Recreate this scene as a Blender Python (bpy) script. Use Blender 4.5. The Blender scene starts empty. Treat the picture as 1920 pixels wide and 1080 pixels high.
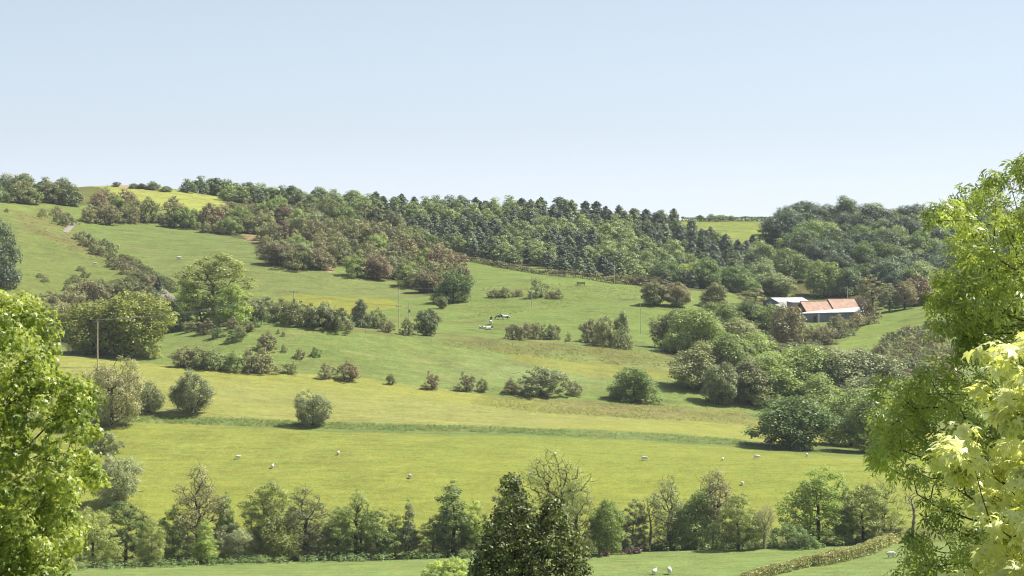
import bpy, bmesh, math, random
import numpy as np
from mathutils import Vector
R = math.radians
scene = bpy.context.scene
COL = scene.collection

# ------------------------------------------------------------------ camera, sky, sun, exposure
F = 5000.0            # focal length in photo pixels (1920 wide)
HZ = 450.0            # photo row of the eye-level horizon
cam_data = bpy.data.cameras.new('camera')
cam_data.sensor_width = 36.0
cam_data.lens = 36.0 * F / 1920.0
cam_data.shift_y = -(540.0 - HZ) / 1920.0
cam_data.clip_start = 0.5
cam_data.clip_end = 30000
cam = bpy.data.objects.new('camera', cam_data)
COL.objects.link(cam)
cam.location = (0, 0, 0)
cam.rotation_euler = (R(90), 0, 0)
scene.camera = cam

SUN_EL, SUN_AZ = 53.0, 68.0       # azimuth measured from the view direction towards the right
world = bpy.data.worlds.new('World')
scene.world = world
world.use_nodes = True
wn, wl = world.node_tree.nodes, world.node_tree.links
bg = wn['Background']
sky = wn.new('ShaderNodeTexSky')
sky.sky_type = 'NISHITA'
sky.sun_disc = False
sky.sun_elevation = R(SUN_EL)
sky.sun_rotation = R(SUN_AZ)
sky.altitude = 0
sky.air_density = 1.35
sky.dust_density = 0.0
sky.ozone_density = 2.0
hs = wn.new('ShaderNodeHueSaturation')
hs.inputs['Saturation'].default_value = 0.25
wl.new(sky.outputs[0], hs.inputs['Color'])
tint = wn.new('ShaderNodeMix'); tint.data_type = 'RGBA'; tint.blend_type = 'MULTIPLY'; tint.inputs[0].default_value = 1.0
tint.inputs[7].default_value = (0.85, 0.975, 1.18, 1)
wl.new(hs.outputs[0], tint.inputs[6]); wl.new(tint.outputs[2], bg.inputs[0])
bg.inputs[1].default_value = 0.0505
sd = bpy.data.lights.new('sun', 'SUN')
sd.energy = 4.4
sd.angle = R(0.5)
sd.color = (1.0, 0.965, 0.90)
sun = bpy.data.objects.new('sun', sd)
COL.objects.link(sun)
sdir = Vector((math.sin(R(SUN_AZ)) * math.cos(R(SUN_EL)), math.cos(R(SUN_AZ)) * math.cos(R(SUN_EL)), math.sin(R(SUN_EL))))
sun.rotation_euler = (-sdir).to_track_quat('-Z', 'Y').to_euler()
sun.location = (0, 0, 60)
scene.view_settings.view_transform = 'Standard'
scene.view_settings.look = 'None'
scene.view_settings.gamma = 1
scene.view_settings.exposure = 1.15
scene.cycles.max_bounces = 6
scene.cycles.diffuse_bounces = 3
scene.cycles.glossy_bounces = 2
scene.cycles.transmission_bounces = 3
scene.cycles.volume_bounces = 0
scene.cycles.use_denoising = True
scene.cycles.pixel_filter_type = 'BLACKMAN_HARRIS'
scene.cycles.filter_width = 1.1

# ------------------------------------------------------------------ small helpers
def s2l(c):
    c = np.asarray(c, float) / 255.0
    return np.where(c <= 0.04045, c / 12.92, ((c + 0.055) / 1.055) ** 2.4)

def tag(o, label=None, cat=None, group=None, kind=None):
    if label:
        o['label'] = label
        if len(label.split()) > 16: print('LONG', label)
    if cat: o['category'] = cat
    if group: o['group'] = group
    if kind: o['kind'] = kind
    return o

def new_obj(name, me, parent=None, loc=(0, 0, 0), rz=0.0, sc=(1, 1, 1)):
    o = bpy.data.objects.new(name, me)
    COL.objects.link(o)
    if parent is not None: o.parent = parent
    o.location = loc
    o.rotation_euler = (0, 0, rz)
    o.scale = sc
    return o

def mesh_np(name, verts, faces, mats=(), midx=None, smooth=False):
    """faces: list of (n,k) int arrays (k constant inside each array)."""
    me = bpy.data.meshes.new(name)
    verts = np.asarray(verts, np.float32)
    me.vertices.add(len(verts))
    me.vertices.foreach_set('co', verts.ravel())
    loops = np.concatenate([f.ravel() for f in faces]).astype(np.int32)
    tot = np.concatenate([np.full(len(f), f.shape[1], np.int32) for f in faces])
    start = np.concatenate([[0], np.cumsum(tot)[:-1]]).astype(np.int32)
    me.loops.add(len(loops)); me.loops.foreach_set('vertex_index', loops)
    me.polygons.add(len(tot)); me.polygons.foreach_set('loop_start', start)
    if midx is not None: me.polygons.foreach_set('material_index', np.asarray(midx, np.int32))
    if smooth: me.polygons.foreach_set('use_smooth', np.ones(len(tot), bool))
    for m in mats: me.materials.append(m)
    me.update(calc_edges=True)
    return me

def vnoise(x, y, seed=0):
    """smooth 2-D value noise in -1..1, numpy arrays"""
    xi = np.floor(x).astype(np.int64); yi = np.floor(y).astype(np.int64)
    fx = x - xi; fy = y - yi
    fx = fx * fx * (3 - 2 * fx); fy = fy * fy * (3 - 2 * fy)
    def h(a, b):
        n = (a * 374761393 + b * 668265263 + seed * 1442695041) & 0xFFFFFFFF
        n = ((n ^ (n >> 13)) * 1274126177) & 0xFFFFFFFF
        return ((n ^ (n >> 16)) & 0xFFFF) / 32767.5 - 1.0
    return (h(xi, yi) * (1 - fx) + h(xi + 1, yi) * fx) * (1 - fy) + (h(xi, yi + 1) * (1 - fx) + h(xi + 1, yi + 1) * fx) * fy

def fbm(x, y, seed=0, o=4):
    s = 0; a = 0.5
    for i in range(o):
        s = s + a * vnoise(x * 2 ** i, y * 2 ** i, seed + i); a *= 0.5
    return s

# ------------------------------------------------------------------ the lie of the land
# feature lines from near to far: name, photo rows at photo columns, forward distances at the same columns
FX = np.array([-300, 0, 150, 300, 450, 600, 750, 900, 1050, 1200, 1350, 1500, 1650, 1800, 1920, 2220], float)
LINES = [
 ([1110]*16, [435]*16),
 ([1070,1067,1064,1060,1055,1052,1049,1045,1041,1034,1030,1027,1022,1017,1014,1010], [495]*16),
 ([1086,1083,1080,1076,1071,1068,1065,1061,1057,1050,1046,1043,1038,1033,1030,1026], [506]*16),
 ([1010,1008,1006,1004,1003,1003,1003,1002,1000,998,996,994,992,990,988,985], [535]*16),
 ([862,862,862,862,862,862,862,862,862,864,866,868,870,872,874,880], [600]*16),
 ([782,784,784,786,792,800,804,808,812,818,828,842,850,855,860,870], [640]*16),
 ([650,660,670,684,693,704,718,741,757,768,782,800,806,810,815,820], [715]*16),
 ([640,648,650,640,602,609,625,636,644,655,665,680,690,690,690,690], [770,770,770,770,770,775,782,788,794,800,805,800,790,785,780,780]),
 ([655,662,665,650,613,616,628,637,643,652,660,668,668,660,655,650], [785,785,785,785,785,790,797,803,808,815,825,830,830,830,830,830]),
 ([560,590,600,590,575,570,568,565,555,560,570,611,600,575,562,550], [880,890,900,900,900,905,910,915,920,925,935,955,945,925,915,900]),
 ([460,480,500,500,485,500,520,515,515,535,548,588,572,555,545,535], [980,980,985,990,995,1000,1005,1000,1000,1005,1010,1010,1010,1005,1000,1000]),
 ([375,382,415,432,440,450,460,470,475,485,495,520,520,520,520,520], [1090,1090,1100,1100,1100,1110,1110,1110,1110,1110,1115,1100,1100,1100,1100,1100]),
 ([352,366,350,351,378,388,397,402,400,416,412,420,418,425,430,430], [1290,1290,1300,1310,1300,1300,1300,1300,1300,1300,1330,1300,1300,1300,1300,1300]),
]
FAR = [(1500, -22.0), (2100, -75.0), (4000, -120.0), (9000, -150.0), (20000, -150.0)]   # drop behind the ridge: (distance, z relative to the ridge)
NEAR = [(-120.0, 1.0), (-40.0, -3.0), (0.0, -6.0), (30.0, -10.5), (60.0, -16.0), (120.0, -28.0), (200.0, -42.0), (300.0, -53.0), (370.0, -57.0)]

PXS = np.arange(-300, 2221, 10.0)
def smooth1(a, s=4):
    k = np.exp(-0.5 * (np.arange(-12, 13) / s) ** 2); k /= k.sum()
    return np.convolve(np.pad(a, 12, mode='edge'), k, mode='valid')
YG = np.concatenate([np.arange(-120, 430, 10.0), np.arange(430, 1360, 2.5), np.geomspace(1362, 20000, 40)])
def pchip(xk, yk, x):
    h = np.diff(xk); d = np.diff(yk) / h
    m = np.zeros_like(yk)
    w1 = 2 * h[1:] + h[:-1]; w2 = h[1:] + 2 * h[:-1]
    ok = d[:-1] * d[1:] > 0
    mm = np.zeros(len(d) - 1)
    mm[ok] = (w1 + w2)[ok] / (w1[ok] / d[:-1][ok] + w2[ok] / d[1:][ok])
    m[1:-1] = mm; m[0] = d[0]; m[-1] = d[-1]
    i = np.clip(np.searchsorted(xk, x) - 1, 0, len(xk) - 2)
    t = (x - xk[i]) / h[i]
    return ((1 + 2 * t) * (1 - t) ** 2 * yk[i] + t * (1 - t) ** 2 * h[i] * m[i] + t * t * (3 - 2 * t) * yk[i + 1] + t * t * (t - 1) * h[i] * m[i + 1])
_rows = []
for py, yy in LINES:
    a = smooth1(np.interp(PXS, FX, np.array(py, float)))
    b = smooth1(np.interp(PXS, FX, np.array(yy, float)))
    _rows.append((a, b))
ZG = np.zeros((len(PXS), len(YG)))
for i in range(len(PXS)):
    ys = [n[0] for n in NEAR]; zs = [n[1] for n in NEAR]
    for a, b in _rows:
        ys.append(b[i]); zs.append(-(a[i] - HZ) * b[i] / F)
    zr = zs[-1]
    for yy, dz in FAR:
        ys.append(yy); zs.append(zr * (1 if yy < 2000 else 0.0) + dz)
    ZG[i] = pchip(np.array(ys), np.array(zs), YG)

def height(x, y):
    x = np.asarray(x, float); y = np.asarray(y, float)
    px = 960 + F * x / np.maximum(y, 60.0)
    px = np.clip(px, PXS[0], PXS[-1])
    fi = (px - PXS[0]) / 10.0
    i = np.clip(fi.astype(int), 0, len(PXS) - 2); fi = fi - i
    j = np.clip(np.searchsorted(YG, y) - 1, 0, len(YG) - 2)
    fj = np.clip((y - YG[j]) / (YG[j + 1] - YG[j]), 0, 1)
    z = (ZG[i, j] * (1 - fi) + ZG[i + 1, j] * fi) * (1 - fj) + (ZG[i, j + 1] * (1 - fi) + ZG[i + 1, j + 1] * fi) * fj
    amp = np.clip((y - 500) / 250.0, 0.15, 1.0)
    z = z + amp * (0.9 * vnoise(x / 38.0, y / 38.0, 3) + 0.35 * vnoise(x / 13.0, y / 13.0, 5) + 0.10 * vnoise(x / 4.0, y / 4.0, 7))
    return z

YR = np.arange(380, 1345, 0.5)
def ground(px, py, ymin=380.0, ymax=1345.0):
    """world point on the land seen at a photo pixel"""
    ys = YR[(YR >= ymin) & (YR <= ymax)]
    xs = (px - 960) / F * ys
    zs = height(xs, ys)
    ray = -(py - HZ) * ys / F
    hit = np.nonzero(zs >= ray)[0]
    k = hit[0] if len(hit) else int(np.argmax(zs / ys))
    return Vector((xs[k], ys[k], zs[k]))

def P(px, py, y):
    return Vector(((px - 960) * y / F, y, -(py - HZ) * y / F))

# ------------------------------------------------------------------ materials
def mat_new(name):
    m = bpy.data.materials.new(name); m.use_nodes = True
    nt = m.node_tree
    for n in list(nt.nodes): nt.nodes.remove(n)
    out = nt.nodes.new('ShaderNodeOutputMaterial')
    return m, nt, out

def mixrgb(nt, a, b, f, blend='MIX'):
    n = nt.nodes.new('ShaderNodeMix'); n.data_type = 'RGBA'; n.blend_type = blend
    for k, v in ((6, a), (7, b), (0, f)):
        if hasattr(v, 'is_linked') or isinstance(v, bpy.types.NodeSocket): nt.links.new(v, n.inputs[k])
        elif isinstance(v, (tuple, list, np.ndarray)): n.inputs[k].default_value = (*[float(q) for q in v[:3]], 1)
        else: n.inputs[k].default_value = v
    return n.outputs[2]

def math_node(nt, op, a, b=None, clamp=False):
    n = nt.nodes.new('ShaderNodeMath'); n.operation = op; n.use_clamp = clamp
    for k, v in enumerate((a, b)):
        if v is None: continue
        if isinstance(v, bpy.types.NodeSocket): nt.links.new(v, n.inputs[k])
        else: n.inputs[k].default_value = v
    return n.outputs[0]

def noise(nt, scale, detail=3, coord=None, rough=0.55):
    n = nt.nodes.new('ShaderNodeTexNoise')
    n.inputs['Scale'].default_value = scale; n.inputs['Detail'].default_value = detail; n.inputs['Roughness'].default_value = rough
    if coord is not None: nt.links.new(coord, n.inputs['Vector'])
    return n.outputs[0]

def ramp01(nt, v, lo, hi):
    n = nt.nodes.new('ShaderNodeMapRange'); n.interpolation_type = 'SMOOTHSTEP'
    nt.links.new(v, n.inputs[0]); n.inputs[1].default_value = lo; n.inputs[2].default_value = hi
    return n.outputs[0]

LK = 0.95      # leaf albedo from the colour it shows in sunshine
def leaf_mat(name, lo, hi, trans=0.38, gloss=0.35, rough=0.5, k=None, hue_obj=0.5, clump=0.6, sat=0.92):
    """leaves between two sunlit display colours: varies per leaf, per clump of the crown and per plant"""
    k = LK if k is None else k
    m, nt, out = mat_new(name)
    adj = np.array([3.0, -2.0, 4.0]) if name not in ('leaf_maple',) else 0
    wide = 0.8 if k == LK else 1.0
    a = s2l(np.array(lo) + adj) * k * wide; b = s2l(np.array(hi) + adj) * k * (1.15 if k == LK else 1.0)
    geo = nt.nodes.new('ShaderNodeNewGeometry'); oi = nt.nodes.new('ShaderNodeObjectInfo')
    tc = nt.nodes.new('ShaderNodeTexCoord')
    nz = ramp01(nt, noise(nt, clump, 2, tc.outputs['Object']), 0.3, 0.7)
    s = math_node(nt, 'MULTIPLY', geo.outputs['Random Per Island'], 0.45)
    s = math_node(nt, 'ADD', s, math_node(nt, 'MULTIPLY', nz, 0.55))
    s = math_node(nt, 'ADD', s, math_node(nt, 'MULTIPLY', math_node(nt, 'SUBTRACT', oi.outputs['Random'], 0.5), hue_obj), clamp=True)
    col = mixrgb(nt, a, b, s)
    ds = nt.nodes.new('ShaderNodeHueSaturation'); ds.inputs['Saturation'].default_value = sat; nt.links.new(col, ds.inputs['Color']); col = ds.outputs[0]
    pb = nt.nodes.new('ShaderNodeBsdfPrincipled')
    nt.links.new(col, pb.inputs['Base Color'])
    pb.inputs['Roughness'].default_value = rough
    pb.inputs['Specular IOR Level'].default_value = gloss
    if trans > 0:
        tr = nt.nodes.new('ShaderNodeBsdfTranslucent')
        tcol = mixrgb(nt, col, (1.3, 1.3, 0.75), 1.0, 'MULTIPLY')
        nt.links.new(tcol, tr.inputs[0])
        mx = nt.nodes.new('ShaderNodeMixShader'); mx.inputs[0].default_value = trans
        nt.links.new(pb.outputs[0], mx.inputs[1]); nt.links.new(tr.outputs[0], mx.inputs[2])
        nt.links.new(mx.outputs[0], out.inputs[0])
    else:
        nt.links.new(pb.outputs[0], out.inputs[0])
    return m

def plain_mat(name, c1, c2, scale=3.0, rough=0.8, spec=0.2, k=0.42, stretch=(1, 1, 1), metallic=0.0, bump=0.0):
    m, nt, out = mat_new(name)
    tc = nt.nodes.new('ShaderNodeTexCoord'); mp = nt.nodes.new('ShaderNodeMapping')
    nt.links.new(tc.outputs['Object'], mp.inputs[0]); mp.inputs['Scale'].default_value = stretch
    n = ramp01(nt, noise(nt, scale, 5, mp.outputs[0]), 0.3, 0.7)
    col = mixrgb(nt, s2l(c1) * k, s2l(c2) * k, n)
    pb = nt.nodes.new('ShaderNodeBsdfPrincipled')
    nt.links.new(col, pb.inputs['Base Color']); pb.inputs['Roughness'].default_value = rough
    pb.inputs['Specular IOR Level'].default_value = spec; pb.inputs['Metallic'].default_value = metallic
    if bump:
        bp = nt.nodes.new('ShaderNodeBump'); bp.inputs['Strength'].default_value = bump
        nt.links.new(n, bp.inputs['Height']); nt.links.new(bp.outputs[0], pb.inputs['Normal'])
    nt.links.new(pb.outputs[0], out.inputs[0])
    return m

M = {}
M['bark'] = plain_mat('bark_brown', (84, 72, 56), (120, 108, 88), 6, stretch=(1, 1, 0.25), k=0.5, bump=0.5)
M['bark_pale'] = plain_mat('bark_pale', (150, 138, 116), (205, 196, 172), 6, stretch=(1, 1, 0.25), k=0.5, bump=0.4)
M['bark_dark'] = plain_mat('bark_dark', (58, 50, 40), (88, 76, 60), 6, stretch=(1, 1, 0.25), k=0.5, bump=0.5)
M['olive'] = leaf_mat('leaf_olive', (118, 138, 62), (176, 188, 100))
M['green'] = leaf_mat('leaf_green', (92, 120, 54), (158, 178, 94))
M['deep'] = leaf_mat('leaf_deep_green', (72, 102, 48), (132, 158, 84))
M['lime'] = leaf_mat('leaf_lime', (128, 160, 56), (190, 206, 100), trans=0.42)
M['vivid'] = leaf_mat('leaf_vivid', (96, 128, 44), (158, 178, 80), trans=0.42)
M['yellow'] = leaf_mat('leaf_yellow_green', (122, 138, 58), (176, 186, 98), trans=0.4)
M['willow'] = leaf_mat('leaf_willow', (112, 128, 78), (168, 178, 120), trans=0.25)
M['sage'] = leaf_mat('leaf_sage', (98, 114, 66), (152, 164, 102), trans=0.25)
M['tan'] = leaf_mat('leaf_tan', (116, 118, 70), (172, 174, 112), trans=0.25)
M['haw'] = leaf_mat('leaf_hawthorn', (96, 94, 54), (156, 154, 100), trans=0.2)
M['hawgreen'] = leaf_mat('leaf_hawthorn_green', (94, 106, 56), (150, 158, 92), trans=0.25)
M['hawred'] = leaf_mat('leaf_hawthorn_red', (108, 92, 60), (154, 140, 98), trans=0.2)
M['oak'] = leaf_mat('leaf_oak', (104, 122, 46), (164, 174, 78), trans=0.35)
M['needle'] = leaf_mat('needles_dark', (94, 112, 74), (146, 162, 112), trans=0.12, hue_obj=0.7)
M['needleblue'] = leaf_mat('needles_blue', (90, 106, 80), (138, 152, 118), trans=0.12)
M['larch'] = leaf_mat('needles_larch', (108, 132, 66), (156, 176, 96), trans=0.2)
M['wood'] = leaf_mat('leaf_far_wood', (88, 110, 64), (142, 162, 98), trans=0.25, hue_obj=0.9)
M['wooddark'] = leaf_mat('leaf_wood_dark', (54, 76, 54), (112, 134, 92), trans=0.25, hue_obj=0.7)
M['woodlight'] = leaf_mat('leaf_far_wood_light', (104, 130, 66), (152, 172, 98), trans=0.3, hue_obj=0.6)
M['holly'] = leaf_mat('leaf_holly', (34, 52, 16), (154, 166, 90), trans=0.08, gloss=0.2, rough=0.45, clump=1.5, k=0.95, sat=1.0)
M['ash'] = leaf_mat('leaf_ash', (74, 100, 31), (186, 204, 93), trans=0.41, gloss=0.4, rough=0.4, clump=1.0, k=0.88, sat=0.92)
M['sycamore'] = leaf_mat('leaf_sycamore', (102, 128, 34), (214, 226, 110), trans=0.43, gloss=0.4, rough=0.4, clump=1.5, k=0.92, sat=0.94)
M['maple'] = leaf_mat('leaf_maple', (200, 204, 96), (253, 252, 206), trans=0.4, gloss=0.35, rough=0.42, clump=2.0, k=0.92, sat=0.9)
M['bracken'] = leaf_mat('bracken', (120, 92, 70), (172, 138, 104), trans=0.1)
M['redbrush'] = leaf_mat('red_brush', (92, 72, 48), (126, 98, 68), trans=0.05, k=0.5)
M['hedge'] = leaf_mat('leaf_hedge', (132, 140, 66), (182, 182, 100), trans=0.2)
M['grassblade'] = leaf_mat('grass_blade', (130, 142, 76), (182, 186, 112), trans=0.5, clump=0.1, k=0.75)
M['grassgreen'] = leaf_mat('grass_blade_green', (122, 150, 74), (158, 182, 96), trans=0.5, clump=0.1, k=0.7)

# ------------------------------------------------------------------ ground sheet
def inpoly(px, py, poly):
    c = np.zeros(px.shape, bool); n = len(poly); j = n - 1
    for i in range(n):
        xi, yi = poly[i]; xj, yj = poly[j]
        if yi != yj:
            c ^= ((yi > py) != (yj > py)) & (px < (xj - xi) * (py - yi) / (yj - yi) + xi)
        j = i
    return c

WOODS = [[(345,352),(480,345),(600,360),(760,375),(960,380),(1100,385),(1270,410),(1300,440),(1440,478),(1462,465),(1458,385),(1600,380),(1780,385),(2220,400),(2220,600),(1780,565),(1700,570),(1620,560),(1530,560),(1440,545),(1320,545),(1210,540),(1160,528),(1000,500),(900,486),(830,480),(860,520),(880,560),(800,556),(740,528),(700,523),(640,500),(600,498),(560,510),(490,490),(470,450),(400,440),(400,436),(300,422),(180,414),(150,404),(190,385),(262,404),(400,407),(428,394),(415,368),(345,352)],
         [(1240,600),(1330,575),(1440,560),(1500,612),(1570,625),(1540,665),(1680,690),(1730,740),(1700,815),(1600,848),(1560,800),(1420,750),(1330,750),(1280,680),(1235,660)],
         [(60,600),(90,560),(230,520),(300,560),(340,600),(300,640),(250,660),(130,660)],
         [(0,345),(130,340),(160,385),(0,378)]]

def build_ground():
    pc = np.concatenate([-np.geomspace(26000, 340, 26), np.arange(-300, 2221, 5.0), 1920 + np.geomspace(340, 26000, 26)])
    yr = np.concatenate([np.arange(-120, 430, 8.0), np.arange(430, 620, 1.6), np.arange(620, 1345, 1.5), np.geomspace(1350, 20000, 46)])
    PC, Y = np.meshgrid(pc, yr, indexing='ij')
    X = (PC - 960) / F * (np.where(Y < 60, 60 + 0 * Y, Y))
    Z = height(X, Y)
    # a dug stream bed and soft tussocks are in height(); colour per vertex follows where the grass differs
    PX = 960 + F * X / np.maximum(Y, 60); PY = HZ - F * Z / np.maximum(Y, 60)
    n1 = fbm(X / 14, Y / 14, 21); n2 = fbm(X / 5, Y / 5, 31, 3); n3 = fbm(X / 45, Y / 45, 41)
    wx = PX + 7 * n1 + 3 * n2; wy = PY + 3.0 * n2 + 2.0 * n1
    C = np.zeros(X.shape + (3,)); C[:] = (150, 174, 92)
    yel = np.zeros(X.shape)
    def paint(mask, col, a=1.0):
        w = (mask * a)[..., None]
        C[:] = C * (1 - w) + np.array(col, float) * w
    def poly(pts, col, ylo=0, yhi=1e9, a=1.0, soft=None):
        m = inpoly(wx, wy, pts) & (Y > ylo) & (Y < yhi)
        if soft is not None: m = m * np.clip(0.5 + soft * 1.6, 0, 1)
        paint(m.astype(float) if m.dtype == bool else m, col, a)
        return m
    def sm(v, lo, hi): 
        t = np.clip((v - lo) / (hi - lo), 0, 1); return t * t * (3 - 2 * t)
    # near meadow and stream bank
    paint((Y < 503).astype(float), (156, 186, 104))
    paint(((Y >= 499) & (Y < 536)).astype(float), (142, 160, 82))
    # sheep field
    mead = (Y >= 536) & (Y < 642)
    paint(mead.astype(float), (172, 190, 92))
    yel += mead * np.clip(0.35 + 0.9 * n3 + 0.3 * n1 + 0.5 * sm(PY, 820, 940), 0, 1)
    paint(mead * np.clip(0.2 + 1.2 * n3 + 0.4 * n1, 0, 1), (158, 186, 96), 0.8)
    # green ditch strip
    fl = np.interp(PX, FX, np.array(LINES[5][0], float))
    strip = sm(wy, fl - 10, fl - 5) * (1 - sm(wy, fl + 6, fl + 12)) * (Y > 600) * (Y < 700)
    # buttercup field
    gl = np.interp(PX, FX, np.array(LINES[6][0], float))
    butt = (Y >= 636) & (wy > gl - 1) & (Y < 730)
    paint(butt.astype(float), (182, 194, 110))
    yel += butt * np.clip(0.3 + 0.9 * n3 + 0.3 * n1, 0, 0.8)
    yel += butt * (sm(wy, gl, gl + 4) * (1 - sm(wy, gl + 14, gl + 26))) * np.clip(1 - sm(PX, 900, 1100), 0, 1) * 0.8
    yel += butt * sm(PX, 900, 1200) * sm(PY, 785, 800) * (1 - strip) * 0.9
    yel = yel * (1 - strip)
    paint(strip * (0.75 + 0.4 * n2), (132, 164, 92))
    # spur pasture above it
    spur = (wy <= gl - 1) & (Y > 690) & (Y < 830)
    paint(spur.astype(float), (152, 180, 98))
    paint(spur * sm(wy, 640, 700) * sm(PX, 700, 1000) * (1 - sm(PY, 700, 735)), (166, 190, 118), 0.8)
    poly([(900,742),(1000,745),(1150,755),(1400,770),(1420,800),(1300,790),(1150,782),(1000,772),(880,756)], (160, 170, 100), 640, 740, 0.9)
    poly([(1050,755),(1300,770),(1290,784),(1150,776),(1030,768)], (184, 172, 128), 640, 740, 0.7, n2)
    poly([(640,606),(850,628),(1060,645),(1260,668),(1260,700),(1140,690),(980,664),(820,640),(640,620)], (150, 158, 90), 700, 840, 0.8, n1)
    yel += poly([(960,662),(1100,680),(1260,694),(1270,712),(1100,705),(960,676)], (184, 186, 88), 700, 840, 0.5) * 0.3
    # upper meadows
    up = (Y > 815) & (Y < 1330)
    paint(up.astype(float), (148, 178, 92))
    band = poly([(470,548),(560,545),(720,556),(760,575),(660,590),(460,566)], (182, 188, 84), 790, 960, 0.8, n1 + 0.2)
    yel += band * 0.4
    poly([(160,440),(230,405),(420,430),(520,470),(620,505),(760,535),(800,560),(700,560),(560,552),(480,560),(340,540),(250,470)], (150, 173, 98), 800, 1300)
    poly([(160,440),(230,405),(420,430),(520,470),(480,500),(300,470)], (142, 170, 92), 800, 1300, 0.7)
    poly([(-300,378),(130,385),(140,420),(230,480),(260,560),(150,600),(-300,600)], (148, 171, 92), 790, 1300)
    poly([(30,395),(130,425),(260,500),(250,520),(150,470),(40,430)], (160, 154, 98), 790, 1300, 0.5, n1 + 0.2)
    poly([(-300,378),(110,384),(90,394),(-300,392)], (162, 184, 98), 790, 1300, 0.8)
    poly([(130,345),(190,345),(260,348),(420,370),(425,392),(330,400),(260,380),(180,352)], (196, 212, 108), 1000, 1340)
    poly([(222,346),(300,353),(285,357),(225,351)], (222, 196, 156), 1100, 1360)
    poly([(110,345),(185,350),(220,372),(170,385),(130,380)], (138, 150, 80), 1000, 1340)
    poly([(1270,410),(1450,412),(1450,480),(1380,460),(1300,440)], (166, 190, 96), 1000, 1400)
    poly([(1400,545),(1530,545),(1530,560),(1430,560)], (160, 190, 96), 900, 1200)
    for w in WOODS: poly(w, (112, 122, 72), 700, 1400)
    poly([(1545,668),(1600,625),(1680,588),(1780,568),(1780,600),(1700,640),(1600,668)], (156, 186, 92), 780, 1000)
    poly([(455,438),(492,442),(488,456),(462,452)], (205, 188, 140), 900, 1200, 0.8)
    poly([(600,498),(628,500),(622,512),(606,508)], (200, 184, 140), 900, 1200, 0.8)
    def line(pts, w, col, a):
        for (x0, y0_), (x1, y1_) in zip(pts[:-1], pts[1:]):
            t_ = np.clip(((PX - x0) * (x1 - x0) + (PY - y0_) * (y1_ - y0_) * 9) / ((x1 - x0) ** 2 + (y1_ - y0_) ** 2 * 9), 0, 1)
            d_ = np.hypot((PX - x0 - t_ * (x1 - x0)) * 0.35, PY - y0_ - t_ * (y1_ - y0_))
            paint(np.clip(1 - d_ / w, 0, 1) * (Y > 545) * (Y < 1000), col, a)
    line([(640, 658), (700, 664), (760, 674), (820, 682)], 2.2, (186, 196, 128), 0.7)
    line([(560, 655), (620, 676), (700, 690), (800, 700)], 1.8, (138, 160, 88), 0.4)
    line([(1120, 838), (1200, 852), (1290, 860)], 5.0, (158, 172, 88), 0.5)
    for dy in (0, 5): line([(250, 842 + dy), (600, 850 + dy), (1000, 858 + dy), (1500, 876 + dy)], 1.3, (168, 178, 96), 0.35)
    # rushes and thin grass, patches that do not repeat
    rough = (Y > 700) & (Y < 1300)
    paint(rough * np.clip(n2 * 1.4 + n1 * 0.8 - 0.28, 0, 1), (122, 138, 76), 0.7)
    paint(rough * np.clip(fbm(X / 9, Y / 9, 77) * 2.2 - 0.5, 0, 1), (170, 170, 112), 0.45)
    K = 0.40
    C = C + np.array([3.0, -8.0, -7.0])
    lin = s2l(C) * K
    nx, ny = X.shape
    verts = np.stack([X, Y, Z], -1).reshape(-1, 3)
    idx = np.arange(nx * ny).reshape(nx, ny)
    f = np.stack([idx[:-1, :-1], idx[1:, :-1], idx[1:, 1:], idx[:-1, 1:]], -1).reshape(-1, 4)
    m, nt, out = mat_new('pasture')
    at = nt.nodes.new('ShaderNodeAttribute'); at.attribute_name = 'grass'
    ay = nt.nodes.new('ShaderNodeAttribute'); ay.attribute_name = 'flowers'
    tc = nt.nodes.new('ShaderNodeTexCoord')
    o = tc.outputs['Object']
    mp = nt.nodes.new('ShaderNodeMapping'); mp.inputs['Scale'].default_value = (0.25, 1.0, 1.0); nt.links.new(o, mp.inputs[0])
    a = noise(nt, 0.10, 5, o, 0.62); b = noise(nt, 0.55, 4, o, 0.65); c = noise(nt, 2.6, 4, o, 0.7); d = noise(nt, 0.35, 4, mp.outputs[0], 0.6)
    v = math_node(nt, 'MULTIPLY', math_node(nt, 'SUBTRACT', a, 0.5), 0.55)
    v = math_node(nt, 'ADD', v, math_node(nt, 'MULTIPLY', math_node(nt, 'SUBTRACT', b, 0.5), 0.85))
    v = math_node(nt, 'ADD', v, math_node(nt, 'MULTIPLY', math_node(nt, 'SUBTRACT', c, 0.5), 2.1))
    v = math_node(nt, 'ADD', v, math_node(nt, 'MULTIPLY', math_node(nt, 'SUBTRACT', d, 0.5), 0.8))
    v = math_node(nt, 'ADD', v, 1.0)
    hsv = nt.nodes.new('ShaderNodeHueSaturation'); nt.links.new(at.outputs[0], hsv.inputs['Color']); nt.links.new(v, hsv.inputs['Value'])
    hh = math_node(nt, 'ADD', 0.5, math_node(nt, 'MULTIPLY', math_node(nt, 'SUBTRACT', noise(nt, 0.22, 4, o), 0.5), 0.07))
    nt.links.new(hh, hsv.inputs['Hue'])
    fl_n = noise(nt, 1.2, 4, o, 0.75)
    fm = ramp01(nt, fl_n, 0.42, 0.62)
    fm = math_node(nt, 'MULTIPLY', fm, ay.outputs['Fac'], clamp=True)
    col = mixrgb(nt, hsv.outputs[0], s2l((202, 208, 52)) * K, math_node(nt, 'MULTIPLY', fm, 0.5))
    pb = nt.nodes.new('ShaderNodeBsdfPrincipled'); nt.links.new(col, pb.inputs['Base Color'])
    pb.inputs['Roughness'].default_value = 0.9; pb.inputs['Specular IOR Level'].default_value = 0.08
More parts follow.
